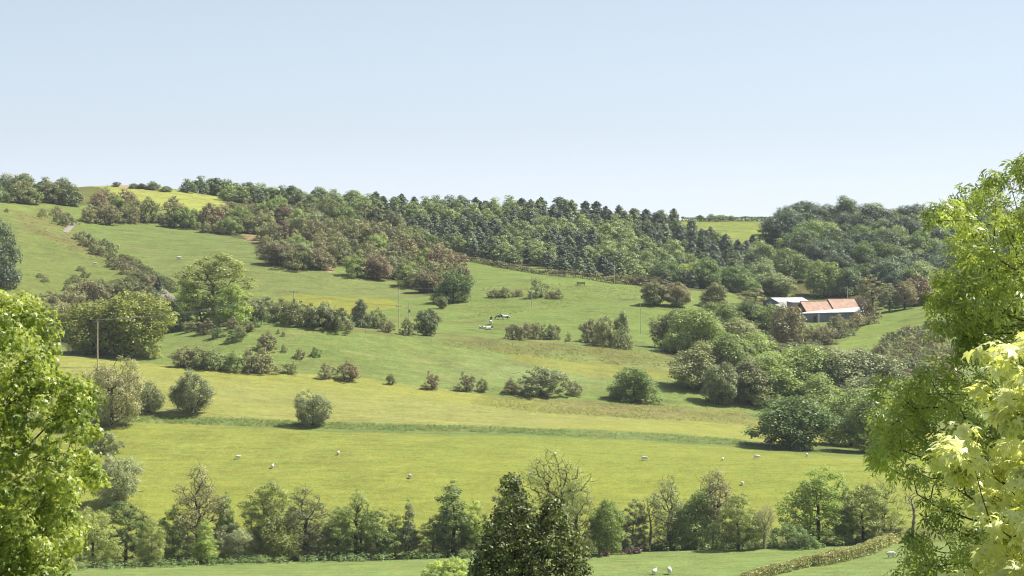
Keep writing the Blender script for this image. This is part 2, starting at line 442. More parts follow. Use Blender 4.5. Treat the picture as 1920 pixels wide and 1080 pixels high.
    bp = nt.nodes.new('ShaderNodeBump'); bp.inputs['Strength'].default_value = 0.5; bp.inputs['Distance'].default_value = 0.25
    nt.links.new(math_node(nt, 'ADD', b, c), bp.inputs['Height']); nt.links.new(bp.outputs[0], pb.inputs['Normal'])
    nt.links.new(pb.outputs[0], out.inputs[0])
    me = mesh_np('ground', verts, [f], [m], smooth=True)
    ca = me.attributes.new('grass', 'FLOAT_COLOR', 'POINT')
    ca.data.foreach_set('color', np.concatenate([lin, np.ones(X.shape + (1,))], -1).astype(np.float32).ravel())
    fa = me.attributes.new('flowers', 'FLOAT', 'POINT')
    fa.data.foreach_set('value', np.clip(yel, 0, 1).astype(np.float32).ravel())
    o = new_obj('ground', me); tag(o, kind='structure')
    return o
build_ground()

# ------------------------------------------------------------------ leaves, branches and plants
T_LEAF = (np.array([(-0.5, 0, 0), (0, -0.33, 0.06), (0.5, 0, 0), (0, 0.33, 0.06)]), np.array([(0, 1, 2, 3)]))
T_TUFT = (np.array([(-0.5, -0.1, 0), (0, -0.36, 0.1), (0.5, 0.1, 0), (0.05, 0.36, 0.08)]), np.array([(0, 1, 2, 3)]))
T_NEEDLE = (np.array([(-0.5, 0, 0), (0, -0.16, 0.05), (0.5, 0, -0.12), (0, 0.16, 0.05)]), np.array([(0, 1, 2, 3)]))
def _ash():
    v = []; f = []
    for k, (bx, ang, L) in enumerate([(0.42, 0, 0.62), (0.22, 0.85, 0.55), (0.22, -0.85, 0.55), (-0.1, 1.0, 0.5), (-0.1, -1.0, 0.5)]):
        d = np.array([math.cos(ang), math.sin(ang), 0]); n = np.array([-d[1], d[0], 0]); b = np.array([bx, 0, 0])
        dz = np.array([0, 0, -0.16])
        v += [b, b + d * L * .45 - n * L * .17 + dz * .2, b + d * L + dz, b + d * L * .45 + n * L * .17 + dz * .2]
        f.append((4 * k, 4 * k + 1, 4 * k + 2, 4 * k + 3))
    return np.array(v), np.array(f)
def _maple(droop=0.22):
    tips = [(-1.95, .42), (-1.0, .52), (0, .62), (1.0, .52), (1.95, .42)]
    v = [(0, 0, 0.03)]
    angs = [-2.6, -1.5, -0.5, 0.5, 1.5, 2.6]; rads = [.2, .24, .27, .27, .24, .2]
    for k in range(6):
        v.append((math.cos(angs[k]) * rads[k], math.sin(angs[k]) * rads[k], 0.02))
        if k < 5:
            a, r = tips[k]; v.append((math.cos(a) * r, math.sin(a) * r, -droop * r))
    f = [(0, 1 + 2 * k, 2 + 2 * k, 3 + 2 * k) for k in range(5)]
    return np.array(v, float), np.array(f)
T_ASH = _ash(); T_MAPLE = _maple()

def leaf_cloud(rng, cen, rad, n_each, size, tmpl=T_LEAF, squash=0.8, up=0.35, shell=0.45, droop=0.0, size_var=0.35):
    """leaves strewn through clumps; returns verts, faces"""
    cen = np.asarray(cen); rad = np.asarray(rad)
    k = np.repeat(np.arange(len(cen)), n_each)
    n = len(k)
    d = rng.normal(size=(n, 3)); d /= np.linalg.norm(d, axis=1)[:, None]
    r = rad[k] * (shell + (1 - shell) * rng.random(n) ** 0.6) * rng.uniform(0.8, 1.18, n)
    pos = cen[k] + d * r[:, None] * np.array([1, 1, squash])
    nrm = d * 0.8 + rng.normal(size=(n, 3)) * 0.42 + np.array([0, 0, up])
    nrm /= np.linalg.norm(nrm, axis=1)[:, None]
    t = rng.normal(size=(n, 3)) + d * 0.6 + np.array([0, 0, -droop])
    t -= nrm * np.sum(t * nrm, axis=1)[:, None]; t /= np.linalg.norm(t, axis=1)[:, None]
    b = np.cross(nrm, t)
    s = size * rng.uniform(1 - size_var, 1 + size_var, n)
    tv, tf = tmpl
    V = pos[:, None, :] + s[:, None, None] * (tv[None, :, 0:1] * t[:, None, :] + tv[None, :, 1:2] * b[:, None, :] + tv[None, :, 2:3] * nrm[:, None, :])
    Fc = tf[None] + (np.arange(n) * len(tv))[:, None, None]
    return V.reshape(-1, 3), Fc.reshape(-1, tf.shape[1])

def tubes(segs, sides=5):
    """segs: list of (points, radii); returns verts, faces"""
    V = []; Fc = []; off = 0
    ang = np.arange(sides) * 2 * math.pi / sides
    for pts, rad in segs:
        pts = np.asarray(pts, float); rad = np.asarray(rad, float); n = len(pts)
        tan = np.gradient(pts, axis=0); tan /= np.linalg.norm(tan, axis=1)[:, None] + 1e-9
        ref = np.where(np.abs(tan[:, 2:3]) > 0.9, np.array([[1.0, 0, 0]]), np.array([[0, 0, 1.0]]))
        u = np.cross(tan, ref); u /= np.linalg.norm(u, axis=1)[:, None] + 1e-9
        w = np.cross(tan, u)
        ring = pts[:, None] + rad[:, None, None] * (np.cos(ang)[None, :, None] * u[:, None] + np.sin(ang)[None, :, None] * w[:, None])
        V.append(ring.reshape(-1, 3))
        i = np.arange(n - 1)[:, None] * sides; j = np.arange(sides)[None]; jn = (j + 1) % sides
        Fc.append((np.stack([i + j, i + jn, i + sides + jn, i + sides + j], -1) + off).reshape(-1, 4))
        off += n * sides
    return np.concatenate(V), np.concatenate(Fc)

def skeleton(rng, axis, tips, r_tip, r_pow=0.5, path_w=0.35, wob=0.08):
    """branches that join the tips to a trunk axis; thickness follows what each branch carries"""
    axis = np.asarray(axis, float); tips = np.asarray(tips, float)
    na = len(axis)
    nodes = [*axis]; parent = [-1] + list(range(na - 1)); path = [0.0]
    for i in range(1, na): path.append(path[-1] + np.linalg.norm(axis[i] - axis[i - 1]))
    path = [p * 0.5 for p in path]
    order = np.argsort(np.min(np.linalg.norm(tips[:, None] - axis[None, na // 3:], axis=2), axis=1))
    nn = np.zeros((na + len(tips), 3)); nn[:na] = axis; pl = np.zeros(na + len(tips)); pl[:na] = path
    cnt = na; par = parent[:]
    start = max(1, na // 4)
    for t in order:
        c = tips[t]
        d = np.linalg.norm(nn[start:cnt] - c, axis=1)
        below = np.maximum(nn[start:cnt, 2] - c[2], 0)
        cost = d + path_w * pl[start:cnt] + below * 0.8
        k = int(np.argmin(cost)) + start
        nn[cnt] = c; pl[cnt] = pl[k] + d[k - start]; par.append(k); cnt += 1
    load = np.zeros(cnt); load[na:] = 1
    for i in range(cnt - 1, na - 1, -1): load[par[i]] += load[i]
    for i in range(na - 1, 0, -1): load[par[i]] += load[i]
    rr = r_tip * np.maximum(load, 1) ** r_pow
    segs = []
    ra = np.maximum(rr[:na], rr[na - 1]); 
    segs.append((nn[:na], ra * np.linspace(1.0, 0.8, na)))
    for i in range(na, cnt):
        p0 = nn[par[i]]; p1 = nn[i]; L = np.linalg.norm(p1 - p0)
        mid = (p0 + p1) / 2 + rng.normal(size=3) * L * wob + np.array([0, 0, -0.04 * L])
        r0 = min(rr[i] * 1.05, rr[par[i]]); r1 = max(rr[i] * 0.75, r_tip * 0.7)
        segs.append(([p0, mid, p1], [r0, (r0 + r1) / 2, r1]))
    return segs

def clumps(rng, n, rx, rz, cz, shape='round', lob=0.2, inner=0.3):
    """clump centres through a crown; rx half width, rz half height, cz centre height"""
    out = []
    ph = rng.random(6) * 6.28
    def rad_scale(d):
        az = math.atan2(d[1], d[0])
        return max(0.5, 1 + lob * (math.sin(2 * az + ph[0]) * 0.6 + math.sin(3 * az + ph[1] + 3 * d[2]) * 0.6 + math.sin(3 * d[2] + ph[2] + az) * 0.35))
    cand_n = 12
    while len(out) < n:
        best = None; bd = -1
        for _ in range(cand_n):
            az = rng.random() * 6.28; t = rng.random()
            if rng.random() < 0.25: t = t ** 0.5
            Rt = {'round': math.sin(math.pi * (0.06 + 0.92 * t)) ** 0.62, 'dome': max(0.05, 1 - t ** 2.2) ** 0.55,
                  'egg': math.sin(math.pi * (0.1 + 0.88 * t) ** 0.72) ** 0.6, 'cone': min(1, 0.35 + t * 5) * (1.02 - t) ** 0.75,
                  'vase': (0.12 + 0.88 * t ** 0.8) * (1.02 - t ** 6) ** 0.5}[shape]
            r = (inner + (1 - inner) * rng.random() ** 0.5) * 0.88
            dv = np.array([math.cos(az), math.sin(az), 2 * t - 1])
            w = Rt * r * rad_scale(dv)
            q = np.array([dv[0] * rx * w, dv[1] * rx * w, cz - rz + 2 * rz * (0.05 + 0.87 * t * (1 + 0.12 * (rad_scale(dv) - 1) / max(lob, .01)))])
            dd = min((np.linalg.norm((q - o) / np.array([rx, rx, rz])) for o in out), default=9)
            if dd > bd: bd = dd; best = q
        out.append(best)
    return np.array(out)

class Proto: pass
PROTOS = {}
def make_plant(name, seed, H, W, trunk=0.3, shape='round', n=46, leaves=90, size=0.34, crad=0.2, r_tip=0.02, lob=0.2, squash=0.8,
               tmpl=T_TUFT, inner=0.35, stems=1, up=0.85, twigs=0, shell=0.4, droop=0.0, sides=5):
    """one broadleaf or bush: meshes for trunk (with limbs) and crown, nominal height H and width W"""
    rng = np.random.default_rng(seed)
    h0 = H * trunk; rz = (H - h0) / 2; cz = h0 + rz; rx = W / 2
    cc = clumps(rng, n, rx, rz, cz, shape, lob, inner)
    cr = crad * W * rng.choice([0.55, 0.75, 0.95, 1.25], n) * (0.5 + 0.5 * min(1, rz / rx))
    V, Fc = leaf_cloud(rng, cc, cr, (leaves * (cr / cr.mean()) ** 2).astype(int) + 8, size, tmpl, squash, up, shell, droop)
    segs = []
    grp = rng.integers(0, stems, n) if stems > 1 else np.zeros(n, int)
    for s in range(stems):
        a = 6.28 * s / stems + rng.random(); sp = 0.0 if stems == 1 else 0.09 * W
        top = np.array([math.cos(a) * sp * 2.2, math.sin(a) * sp * 2.2, h0 + rz * (1.05 if shape != 'cone' else 1.5)])
        bot = np.array([math.cos(a) * sp, math.sin(a) * sp, -0.25 * min(1, H / 8)])
        ts = np.linspace(0, 1, 7)[:, None]
        ax = bot * (1 - ts) + top * ts + rng.normal(size=(7, 3)) * 0.012 * H * np.array([1, 1, 0]) * (ts * (1.0))
        tt = cc[grp == s]
        if len(tt) == 0: continue
        if twigs:
            extra = np.concatenate([tt + rng.normal(size=tt.shape) * crad * W * 0.75 for _ in range(twigs)])
            extra[:, 2] = np.maximum(extra[:, 2], 0.1 * H)
            tt = np.concatenate([tt, extra])
        segs += skeleton(rng, ax, tt, r_tip)
    TV, TF = tubes(segs, sides)
    p = Proto()
    p.H, p.W = H, W
    p.crown = mesh_np(name + '_crown', V, [Fc], [M['green']])
    p.trunk = mesh_np(name + '_trunk', TV, [TF], [M['bark']], smooth=True)
    p.single = mesh_np(name, np.concatenate([V, TV]), [Fc, TF + len(V)], [M['green'], M['bark']], np.concatenate([np.zeros(len(Fc)), np.ones(len(TF))]))
    PROTOS.setdefault(name, []).append(p)
    return p

def make_conifer(name, seed, H, W, tiers=13, leaves=34, size=0.42, sparse=0.0, pine=False):
    rng = np.random.default_rng(seed)
    cen = []; rad = []
    segs = [([(0, 0, -0.2), (0.03 * H * rng.normal() * .3, 0, H * .5), (0, 0, H * 0.99)], [0.022 * H, 0.014 * H, 0.004 * H])]
    nbr = tiers * 6
    for t in range(nbr):
        f = ((t + rng.random()) / nbr) ** 0.9
        z = H * (0.06 + 0.92 * f)
        L = (W / 2 * (1 - f) ** (0.5 if not pine else 0.35) * rng.uniform(0.55, 1.2) + 0.03 * W)
        a = t * 2.4 + rng.normal() * 0.4
        for q in (0.4, 0.85):
            cen.append((math.cos(a) * L * q, math.sin(a) * L * q, z - 0.16 * L * q * (1 if not pine else -1)))
            rad.append(max(0.25, L * 0.34))
        segs.append(([(0, 0, z), (math.cos(a) * L, math.sin(a) * L, z - 0.16 * L)], [0.03, 0.012]))
    cen.append((0, 0, H * 0.98)); rad.append(0.15)
    cen = np.array(cen); rad = np.array(rad)
    V, Fc = leaf_cloud(rng, cen, rad, (leaves * np.clip(rad / rad.mean(), 0.4, 2)).astype(int), size, T_LEAF, 0.5, 0.6, 0.1, 0.3)
    TV, TF = tubes(segs, 4)
    p = Proto(); p.H, p.W = H, W
    p.crown = mesh_np(name + '_crown', V, [Fc], [M['needle']])
    p.trunk = mesh_np(name + '_trunk', TV, [TF], [M['bark_dark']], smooth=True)
    p.single = mesh_np(name, np.concatenate([V, TV]), [Fc, TF + len(V)], [M['needle'], M['bark_dark']], np.concatenate([np.zeros(len(Fc)), np.ones(len(TF))]))
    PROTOS.setdefault(name, []).append(p)

for s in range(5): make_plant('broad', 10 + s, 11, 10, trunk=0.05, shape=['round', 'dome', 'round', 'dome', 'egg'][s], n=84, leaves=120, size=0.40, crad=0.15, r_tip=0.035, lob=0.42)
for s in range(5): make_plant('alder', 30 + s, 13, 8.5, trunk=0.09, shape=['egg', 'cone', 'egg', 'round', 'egg'][s], n=110, leaves=100, size=0.27, crad=0.11, r_tip=0.022, lob=0.3, inner=0.3, twigs=1, squash=0.7)
for s in range(3): make_plant('sparse', 50 + s, 14, 12, trunk=0.22, shape='vase', n=130, leaves=80, size=0.18, crad=0.11, r_tip=0.026, lob=0.2, inner=0.55, twigs=3, squash=0.8)
for s in range(3): make_plant('twiggy', 56 + s, 14, 8, trunk=0.08, shape='egg', n=100, leaves=100, size=0.2, crad=0.11, r_tip=0.02, lob=0.25, inner=0.3, twigs=5, squash=0.9)
for s in range(3): make_plant('bare', 62 + s, 11, 5, trunk=0.25, shape='vase', n=36, leaves=2, size=0.2, crad=0.1, r_tip=0.022, lob=0.25, inner=0.3, twigs=3, stems=1)
for s in range(6): make_plant('bush', 70 + s, 5, 8, trunk=0.02, shape='dome', n=60, leaves=100, size=0.27, crad=0.125, r_tip=0.02, lob=0.5, stems=3, twigs=1)
for s in range(4): make_plant('haw', 80 + s, 5.5, 5.5, trunk=0.04, shape='dome', n=52, leaves=66, size=0.24, crad=0.125, r_tip=0.02, lob=0.5, stems=2, twigs=2)
for s in range(3): make_plant('willow', 90 + s, 9, 10.5, trunk=0.07, shape='round', n=100, leaves=170, size=0.25, crad=0.13, r_tip=0.03, lob=0.15, tmpl=T_LEAF, twigs=1, shell=0.3)
for s in range(5): make_conifer('conifer', 100 + s, 9.5, 6.2 + 0.4 * s, leaves=60, tiers=12)
for s in range(2): make_conifer('pine', 110 + s, 10, 7.5, tiers=9, pine=True, leaves=60)
for s in range(3): make_plant('wood', 120 + s, 10, 9, trunk=0.03, shape=['egg', 'round', 'dome'][s], n=44, leaves=64, size=0.6, crad=0.17, r_tip=0.04, lob=0.3, sides=4)
for s in range(2): make_plant('scrub', 130 + s, 2.4, 4.5, trunk=0.0, shape='dome', n=26, leaves=50, size=0.24, crad=0.15, r_tip=0.012, lob=0.35, stems=3, sides=4)

prng = random.Random(7)
def set_mats(o, mats):
    for i, m in enumerate(mats):
        o.material_slots[i].link = 'OBJECT'; o.material_slots[i].material = m

def plant(kind, name, px, py, w, h, mat, label, cat, group=None, bark='bark', variant=None, parts=None, ymin=380, rz=None, ymax=1345, depth=1.0, sink=0.0):
    """a tree or bush that stands on the land where the photo shows its foot; w,h are its size in photo pixels"""
    ps = PROTOS[kind]; p = ps[variant if variant is not None else prng.randrange(len(ps))]
    g = ground(px, py, ymin, ymax)
    s = g.y / F
    W, H = w * s, h * s
    sc = (W / p.W, W / p.W * depth, H / p.H)
    rz = prng.uniform(0, 6.28) if rz is None else rz
    g.z -= 0.03 * H + sink
    if parts is None: parts = h >= 34
    mt, mb = M[mat], M[bark]
    if parts:
        e = new_obj(name, None, None, g, rz, sc); e.empty_display_size = 0.5
        a = new_obj('trunk', p.trunk, e); set_mats(a, [mb])
        b = new_obj('crown', p.crown, e); set_mats(b, [mt])
    else:
        e = new_obj(name, p.single, None, g, rz, sc); set_mats(e, [mt, mb])
    tag(e, label, cat, group)
    return e
ORD = 'first second third fourth fifth sixth seventh eighth ninth tenth eleventh twelfth thirteenth fourteenth fifteenth sixteenth'.split()
# ------------------------------------------------------------------ trees along the stream at the bottom of the meadow
G_ROW = 'trees in the row along the stream below the sheep field'
row = [
 ('alder', 175, 1064, 90, 118, 'olive', 'leftmost olive tree of the stream row, half hidden by the big leafy tree', 'bark'),
 ('alder', 236, 1060, 95, 122, 'green', 'mid green tree of the stream row just right of the big near leafy tree', 'bark'),
 ('alder', 284, 1062, 62, 92, 'olive', 'small tree with a thin pale bare lower trunk, left part of the stream row', 'bark_pale'),
 ('alder', 325, 1057, 70, 108, 'olive', 'olive tree between the pale thin trunk and the tall brown tree of the stream row', 'bark'),
 ('twiggy', 372, 1046, 118, 172, 'tan', 'tall brown twiggy tree that tops the left part of the stream row', 'bark'),
 ('alder', 384, 1058, 66, 88, 'lime', 'small bright yellow-green tree in front of the tall brown twiggy tree', 'bark_pale'),
 ('willow', 447, 1054, 82, 72, 'willow', 'low rounded grey-green bush in the stream row, right of the bright yellow-green tree', 'bark'),
 ('alder', 425, 1044, 75, 118, 'green', 'dark green tree behind the low grey-green rounded bush of the stream row', 'bark'),
 ('alder', 503, 1042, 96, 142, 'olive', 'tall dense olive tree behind the yellow-green bushy tree of the stream row', 'bark'),
 ('broad', 512, 1053, 76, 100, 'yellow', 'bushy yellow-green tree at the front of the stream row', 'bark'),
 ('twiggy', 573, 1046, 106, 132, 'sage', 'wide grey-olive tree right of the yellow-green bushy tree in the stream row', 'bark'),
 ('alder', 596, 1050, 60, 74, 'tan', 'short brownish tree in front of the wide grey-olive tree', 'bark_pale'),
 ('alder', 634, 1046, 70, 96, 'green', 'mid green tree left of the tree with a bare forked twig top', 'bark'),
 ('twiggy', 668, 1044, 94, 122, 'green', 'tree of the stream row with a bare forked twig top', 'bark_dark'),
 ('alder', 706, 1048, 84, 96, 'green', 'bushy green tree left of the stout pale leaning trunk', 'bark'),
 ('alder', 741, 1046, 52, 88, 'olive', 'slim open tree with thin dark trunk right of the stout pale leaning trunk', 'bark_dark'),
 ('alder', 766, 1044, 52, 104, 'sage', 'slim tree with a small dark leaning trunk left of the stream row gap', 'bark_dark'),
 ('alder', 812, 1042, 66, 76, 'olive', 'low spreading tree at the left foot of the tall dark-limbed tree', 'bark_dark'),
 ('alder', 850, 1042, 122, 136, 'green', 'tall open tree with dark trunk and limbs, left of the big holly', 'bark_dark'),
 ('alder', 894, 1044, 76, 104, 'lime', 'light yellow-green tree between the tall dark-limbed tree and the holly', 'bark'),
 ('alder', 962, 1036, 90, 138, 'sage', 'grey-green tree peeping out behind the top of the holly', 'bark'),
 ('sparse', 1048, 1034, 158, 182, 'olive', 'tallest tree of the stream row, spreading open crown of bare dark limbs', 'bark_dark'),
 ('twiggy', 1080, 1042, 90, 140, 'olive', 'fine twiggy light tree right under the spreading open crown', 'bark'),
 ('broad', 1138, 1040, 66, 104, 'vivid', 'bright saturated green tree right of the holly', 'bark_dark', 0),
 ('alder', 1186, 1035, 64, 98, 'sage', 'grey-green tree just right of the bright saturated green tree', 'bark_pale'),
 ('bare', 1219, 1033, 48, 108, 'tan', 'bare pale grey forked tree with a crooked trunk in the stream row', 'bark_pale'),
 ('twiggy', 1254, 1030, 84, 134, 'sage', 'olive-grey tree right of the bare pale forked tree', 'bark'),
 ('broad', 1304, 1031, 92, 106, 'green', 'dense dark green tree at the centre of the clump right of the bare forked tree', 'bark_dark'),
 ('twiggy', 1345, 1028, 104, 148, 'tan', 'brownish twiggy tree with pale bare top twigs, right of the dense dark green tree', 'bark'),
 ('alder', 1384, 1030, 88, 106, 'olive', 'olive tree at the right end of the dense clump in the stream row', 'bark'),
 ('sparse', 1433, 1029, 54, 80, 'tan', 'thin sparse tree with pale stem standing alone between two clumps', 'bark_pale'),
 ('bush', 1488, 1027, 76, 44, 'deep', 'dark green bush at the foot of the round light green tree', 'bark'),
 ('alder', 1534, 1025, 134, 156, 'lime', 'tall round light yellow-green tree with a dark straight trunk', 'bark_dark'),
 ('alder', 1586, 1023, 44, 116, 'green', 'narrow dark tree right of the round light yellow-green tree', 'bark_dark'),
 ('alder', 1618, 1021, 90, 116, 'olive', 'open light tree with leaning stems above the trimmed hedge', 'bark_dark'),
 ('twiggy', 1656, 1012, 84, 112, 'olive', 'loose twiggy tree behind the end of the trimmed hedge', 'bark'),
 ('bare', 1712, 1010, 66, 104, 'tan', 'bare pale twiggy tree with dark leaning trunk beside the near tree', 'bark_pale'),
]
for kind, px, py, w, h, mt, lab, bk, *vv in row:
    plant(kind, 'streamside_tree' if kind != 'bush' else 'bush', px, py, w, h, mt, lab, 'bush' if kind == 'bush' else 'tree', G_ROW, bk, vv[0] if vv else None, parts=True)
plant('bush', 'bush', 845, 1088, 94, 42, 'lime', 'yellow-green bush cut by the lower picture edge, left of the holly', 'bush', parts=True, ymin=380)
# bare tops and a stout leaning trunk
plant('bare', 'bare_tree', 678, 1046, 60, 116, 'tan', 'thin bare forked twigs standing up out of a green streamside tree', 'tree', G_ROW, 'bark_dark', parts=True)
plant('bare', 'bare_tree', 1338, 1030, 60, 142, 'tan', 'pale bare twigs standing up out of the brownish twiggy tree', 'tree', G_ROW, 'bark_pale', parts=True)
g = ground(716, 1049)
TV, TF = tubes([([g + Vector(v) for v in [(0.3, 0, -0.4), (0.1, 0, 0.9), (-0.4, 0, 2.1), (-0.5, 0.1, 3.6)]], [0.42, 0.36, 0.3, 0.2]),
                ([g + Vector(v) for v in [(-0.35, 0, 1.9), (0.2, 0.1, 3.1), (0.4, 0.1, 4.2)]], [0.2, 0.16, 0.1])], 8)
o = new_obj('tree_stump', mesh_np('stump', TV, [TF], [M['bark_pale']], smooth=True))
tag(o, 'stout pale leaning trunk without leaves in the stream row', 'tree trunk')

# ------------------------------------------------------------------ meadow and field trees
def P1(kind, name, px, py, w, h, mt, lab, cat='tree', grp=None, bk='bark', **kw):
    return plant(kind, name, px, py, w, h, mt, lab, cat, grp, bk, parts=True, **kw)
P1('willow', 'round_tree', 360, 776, 92, 82, 'willow', 'round grey-green tree standing alone with a short trunk, in the left of the flower field', variant=0)
P1('willow', 'round_tree', 587, 799, 72, 68, 'willow', 'lone grey-green bushy tree beside the green ditch strip', variant=1)
P1('willow', 'willow_tree', 210, 797, 118, 128, 'tan', 'large pale brown-green willow beside the near leafy tree')
P1('willow', 'willow_tree', 278, 774, 66, 58, 'sage', 'green bush between the pale brown willow and the lone round tree', 'bush')
P1('willow', 'willow_tree', 218, 945, 100, 98, 'willow', 'grey-green willow behind the near leafy tree, standing low in the sheep field')
P1('bush', 'bush', 190, 850, 66, 46, 'sage', 'small grey-green bush behind the near leafy tree, above the low willow', 'bush')
P1('broad', 'bushy_tree', 1188, 752, 86, 64, 'deep', 'lone dense dark green bushy tree in the right of the pasture', bk='bark_dark', variant=3)
P1('bush', 'bush', 1018, 741, 98, 52, 'willow', 'wide grey-green domed bush on the rough strip', 'bush')
P1('haw', 'hawthorn', 957, 738, 32, 28, 'haw', 'brown hawthorn touching the left side of the wide grey-green domed bush', 'hawthorn')
P1('haw', 'hawthorn', 1078, 741, 28, 26, 'haw', 'brown hawthorn just right of the wide grey-green domed bush', 'hawthorn')
P1('haw', 'hawthorn', 613, 710, 32, 30, 'haw', 'left of a pair of touching brown hawthorns on the field boundary', 'hawthorn')
P1('haw', 'hawthorn', 652, 714, 50, 36, 'hawred', 'right, wider one of a pair of touching brown hawthorns on the field boundary', 'hawthorn')
P1('haw', 'hawthorn', 733, 721, 20, 20, 'hawgreen', 'smallest lone dark bush on the field boundary', 'hawthorn')
P1('haw', 'hawthorn', 809, 731, 32, 34, 'hawred', 'reddish brown hawthorn with a low shoot at its right side', 'hawthorn')
P1('haw', 'hawthorn', 874, 734, 36, 36, 'haw', 'round brown hawthorn left of a smaller one on the field boundary', 'hawthorn')
P1('haw', 'hawthorn', 905, 735, 24, 26, 'hawgreen', 'small hawthorn just right of the round brown hawthorn', 'hawthorn')
# hedge clump on the boundary left, and bushes on the spur
clump = [(343,688,44,38,'haw'),(372,691,52,40,'hawgreen'),(406,694,48,38,'sage'),(438,696,44,38,'green'),(470,699,40,44,'haw'),(496,699,52,46,'tan')]
for i, (px, py, w, h, mt) in enumerate(clump):
    P1('haw', 'hedge_bush', px, py, w, h, mt, ORD[i] + ' bush from the left in the ragged clump over the flower field', 'bush', 'bushes in the ragged clump over the flower field')
P1('haw', 'hedge_bush', 500, 656, 34, 32, 'hawred', 'brown bush standing above the right end of the ragged clump', 'bush')
P1('haw', 'hedge_bush', 543, 701, 28, 24, 'hawgreen', 'small dark bush standing alone right of the ragged clump', 'bush')
spur = [(358,622,30,20),(385,626,34,24),(408,634,28,20),(412,614,26,16),(436,616,28,18),(440,642,30,20),(452,632,26,18),(466,622,24,16),(481,613,22,14),(533,660,14,9),(562,672,24,13),(593,668,22,13),(521,626,8,5),(531,631,8,5)]
for i, (px, py, w, h) in enumerate(spur):
    plant('scrub' if h < 15 else 'haw', 'hillside_bush', px, py, w, h + 4, ['hawgreen', 'haw', 'deep'][i % 3], 'low dark bush scattered on the near grassy bank below the tall hedge', 'bush', 'low bushes scattered on the near bank', parts=False)
# tall hedge on the spur crest
for i, (px, py, w, h) in enumerate([(462,596,56,36),(496,600,60,44),(534,606,62,46),(572,610,62,46),(606,613,60,45),(636,617,50,40)]):
    P1('bush', 'hedge_shrub', px, py, w * 1.25, h, ['hawgreen', 'sage', 'hawgreen'][i % 3], ORD[i] + ' shrub from the left in the tall rounded hedge on the crest', 'shrub', 'shrubs of the tall rounded hedge on the crest', bk='bark_dark')
P1('broad', 'bushy_tree', 676, 614, 40, 54, 'sage', 'dark upright bush right of the tall rounded hedge', 'bush', bk='bark_dark')
P1('haw', 'hawthorn', 705, 615, 34, 36, 'hawgreen', 'bush between the dark upright bush and the small brown one', 'bush')
P1('haw', 'hawthorn', 726, 623, 28, 24, 'hawred', 'small brown bush left of the pair of poles', 'bush')
P1('haw', 'hawthorn', 764, 628, 34, 32, 'hawgreen', 'bush at the foot of the pair of poles', 'bush')
P1('broad', 'bushy_tree', 799, 629, 46, 50, 'sage', 'rounded bushy tree just right of the pair of poles', 'tree')
P1('broad', 'small_tree', 827, 579, 20, 24, 'hawgreen', 'tiny tree in the pasture below the dark oak', 'tree')
P1('broad', 'oak_tree', 850, 567, 64, 58, 'deep', 'dark oak with a black trunk at the lower tip of the scrub', 'tree', bk='bark_dark')
for i, (px, py, w, h, mt) in enumerate([(925,558,24,17,'haw'),(945,557,34,19,'hawgreen'),(970,556,22,14,'haw'),(1010,558,36,36,'sage'),(1033,559,18,14,'haw'),(1045,560,24,18,'hawgreen')]):
    plant('haw', 'hawthorn', px, py, w, h, mt, ORD[i] + ' from the left of the small bushes around the middle pole in the upper pasture', 'bush', 'small bushes in the upper pasture', parts=False)
for i, (px, py, w, h, mt) in enumerate([(966,636,40,28,'haw'),(992,636,38,32,'tan'),(1014,637,40,32,'sage'),(1035,637,34,30,'hawgreen')]):
    P1('bush', 'pasture_bush', px, py, w, h, mt, ORD[i] + ' from the left in the low bush clump right below the cows', 'bush', 'low bush clump below the cows')
plant('haw', 'pasture_bush', 1066, 641, 14, 20, 'tan', 'tiny pale bush between the two bush clumps', 'bush', parts=False)
for i, (px, py, w, h, mt) in enumerate([(1108,644,48,42,'haw'),(1136,649,56,56,'hawgreen'),(1164,652,56,64,'sage')]):
    P1('bush', 'pasture_bush', px, py, w, h, mt, ORD[i] + ' from the left in the bigger bush clump left of the thin pole', 'bush', 'bigger bush clump in the pasture')
P1('broad', 'bushy_tree', 1226, 573, 50, 46, 'hawgreen', 'brownish bushy tree, left of a touching pair under the wood', 'tree', bk='bark_dark')
P1('broad', 'bushy_tree', 1268, 575, 48, 46, 'haw', 'brownish bushy tree, right of a touching pair under the wood', 'tree', bk='bark_dark')
P1('broad', 'bushy_tree', 1340, 577, 62, 46, 'hawgreen', 'dome shaped bushy tree with dark shade between the pair and the barn', 'tree', bk='bark_dark')
P1('haw', 'bushy_tree', 1410, 566, 50, 26, 'tan', 'pale low bush left of the white shed', 'bush')
# left middle ground
P1('broad', 'oak_tree', 176, 664, 122, 100, 'oak', 'left half of the great yellow-green oak pair by the near pole', 'tree', bk='bark_dark', variant=0)
P1('broad', 'oak_tree', 246, 668, 124, 122, 'oak', 'right, taller one of the great yellow-green oak pair', 'tree', bk='bark_dark', variant=2)
P1('haw', 'small_tree', 290, 672, 34, 34, 'yellow', 'small light tree at the right foot of the great oak pair', 'tree')
P1('alder', 'open_tree', 402, 606, 134, 134, 'yellow', 'large airy yellow-green tree right of the great oak pair', 'tree', variant=3)
P1('broad', 'bushy_tree', 434, 609, 70, 76, 'lime', 'lower rounded green tree at the right foot of the large airy one', 'tree')
P1('alder', 'open_tree', 352, 600, 72, 80, 'lime', 'lower yellow-green tree at the left side of the large airy one', 'tree')
P1('broad', 'bushy_tree', -6, 536, 76, 116, 'wooddark', 'dark green round tree cut by the left picture edge', 'tree', bk='bark_dark', ymin=700)
P1('conifer', 'small_conifer', 297, 552, 24, 34, 'needle', 'small dark pointed conifer beside the lane', 'conifer')
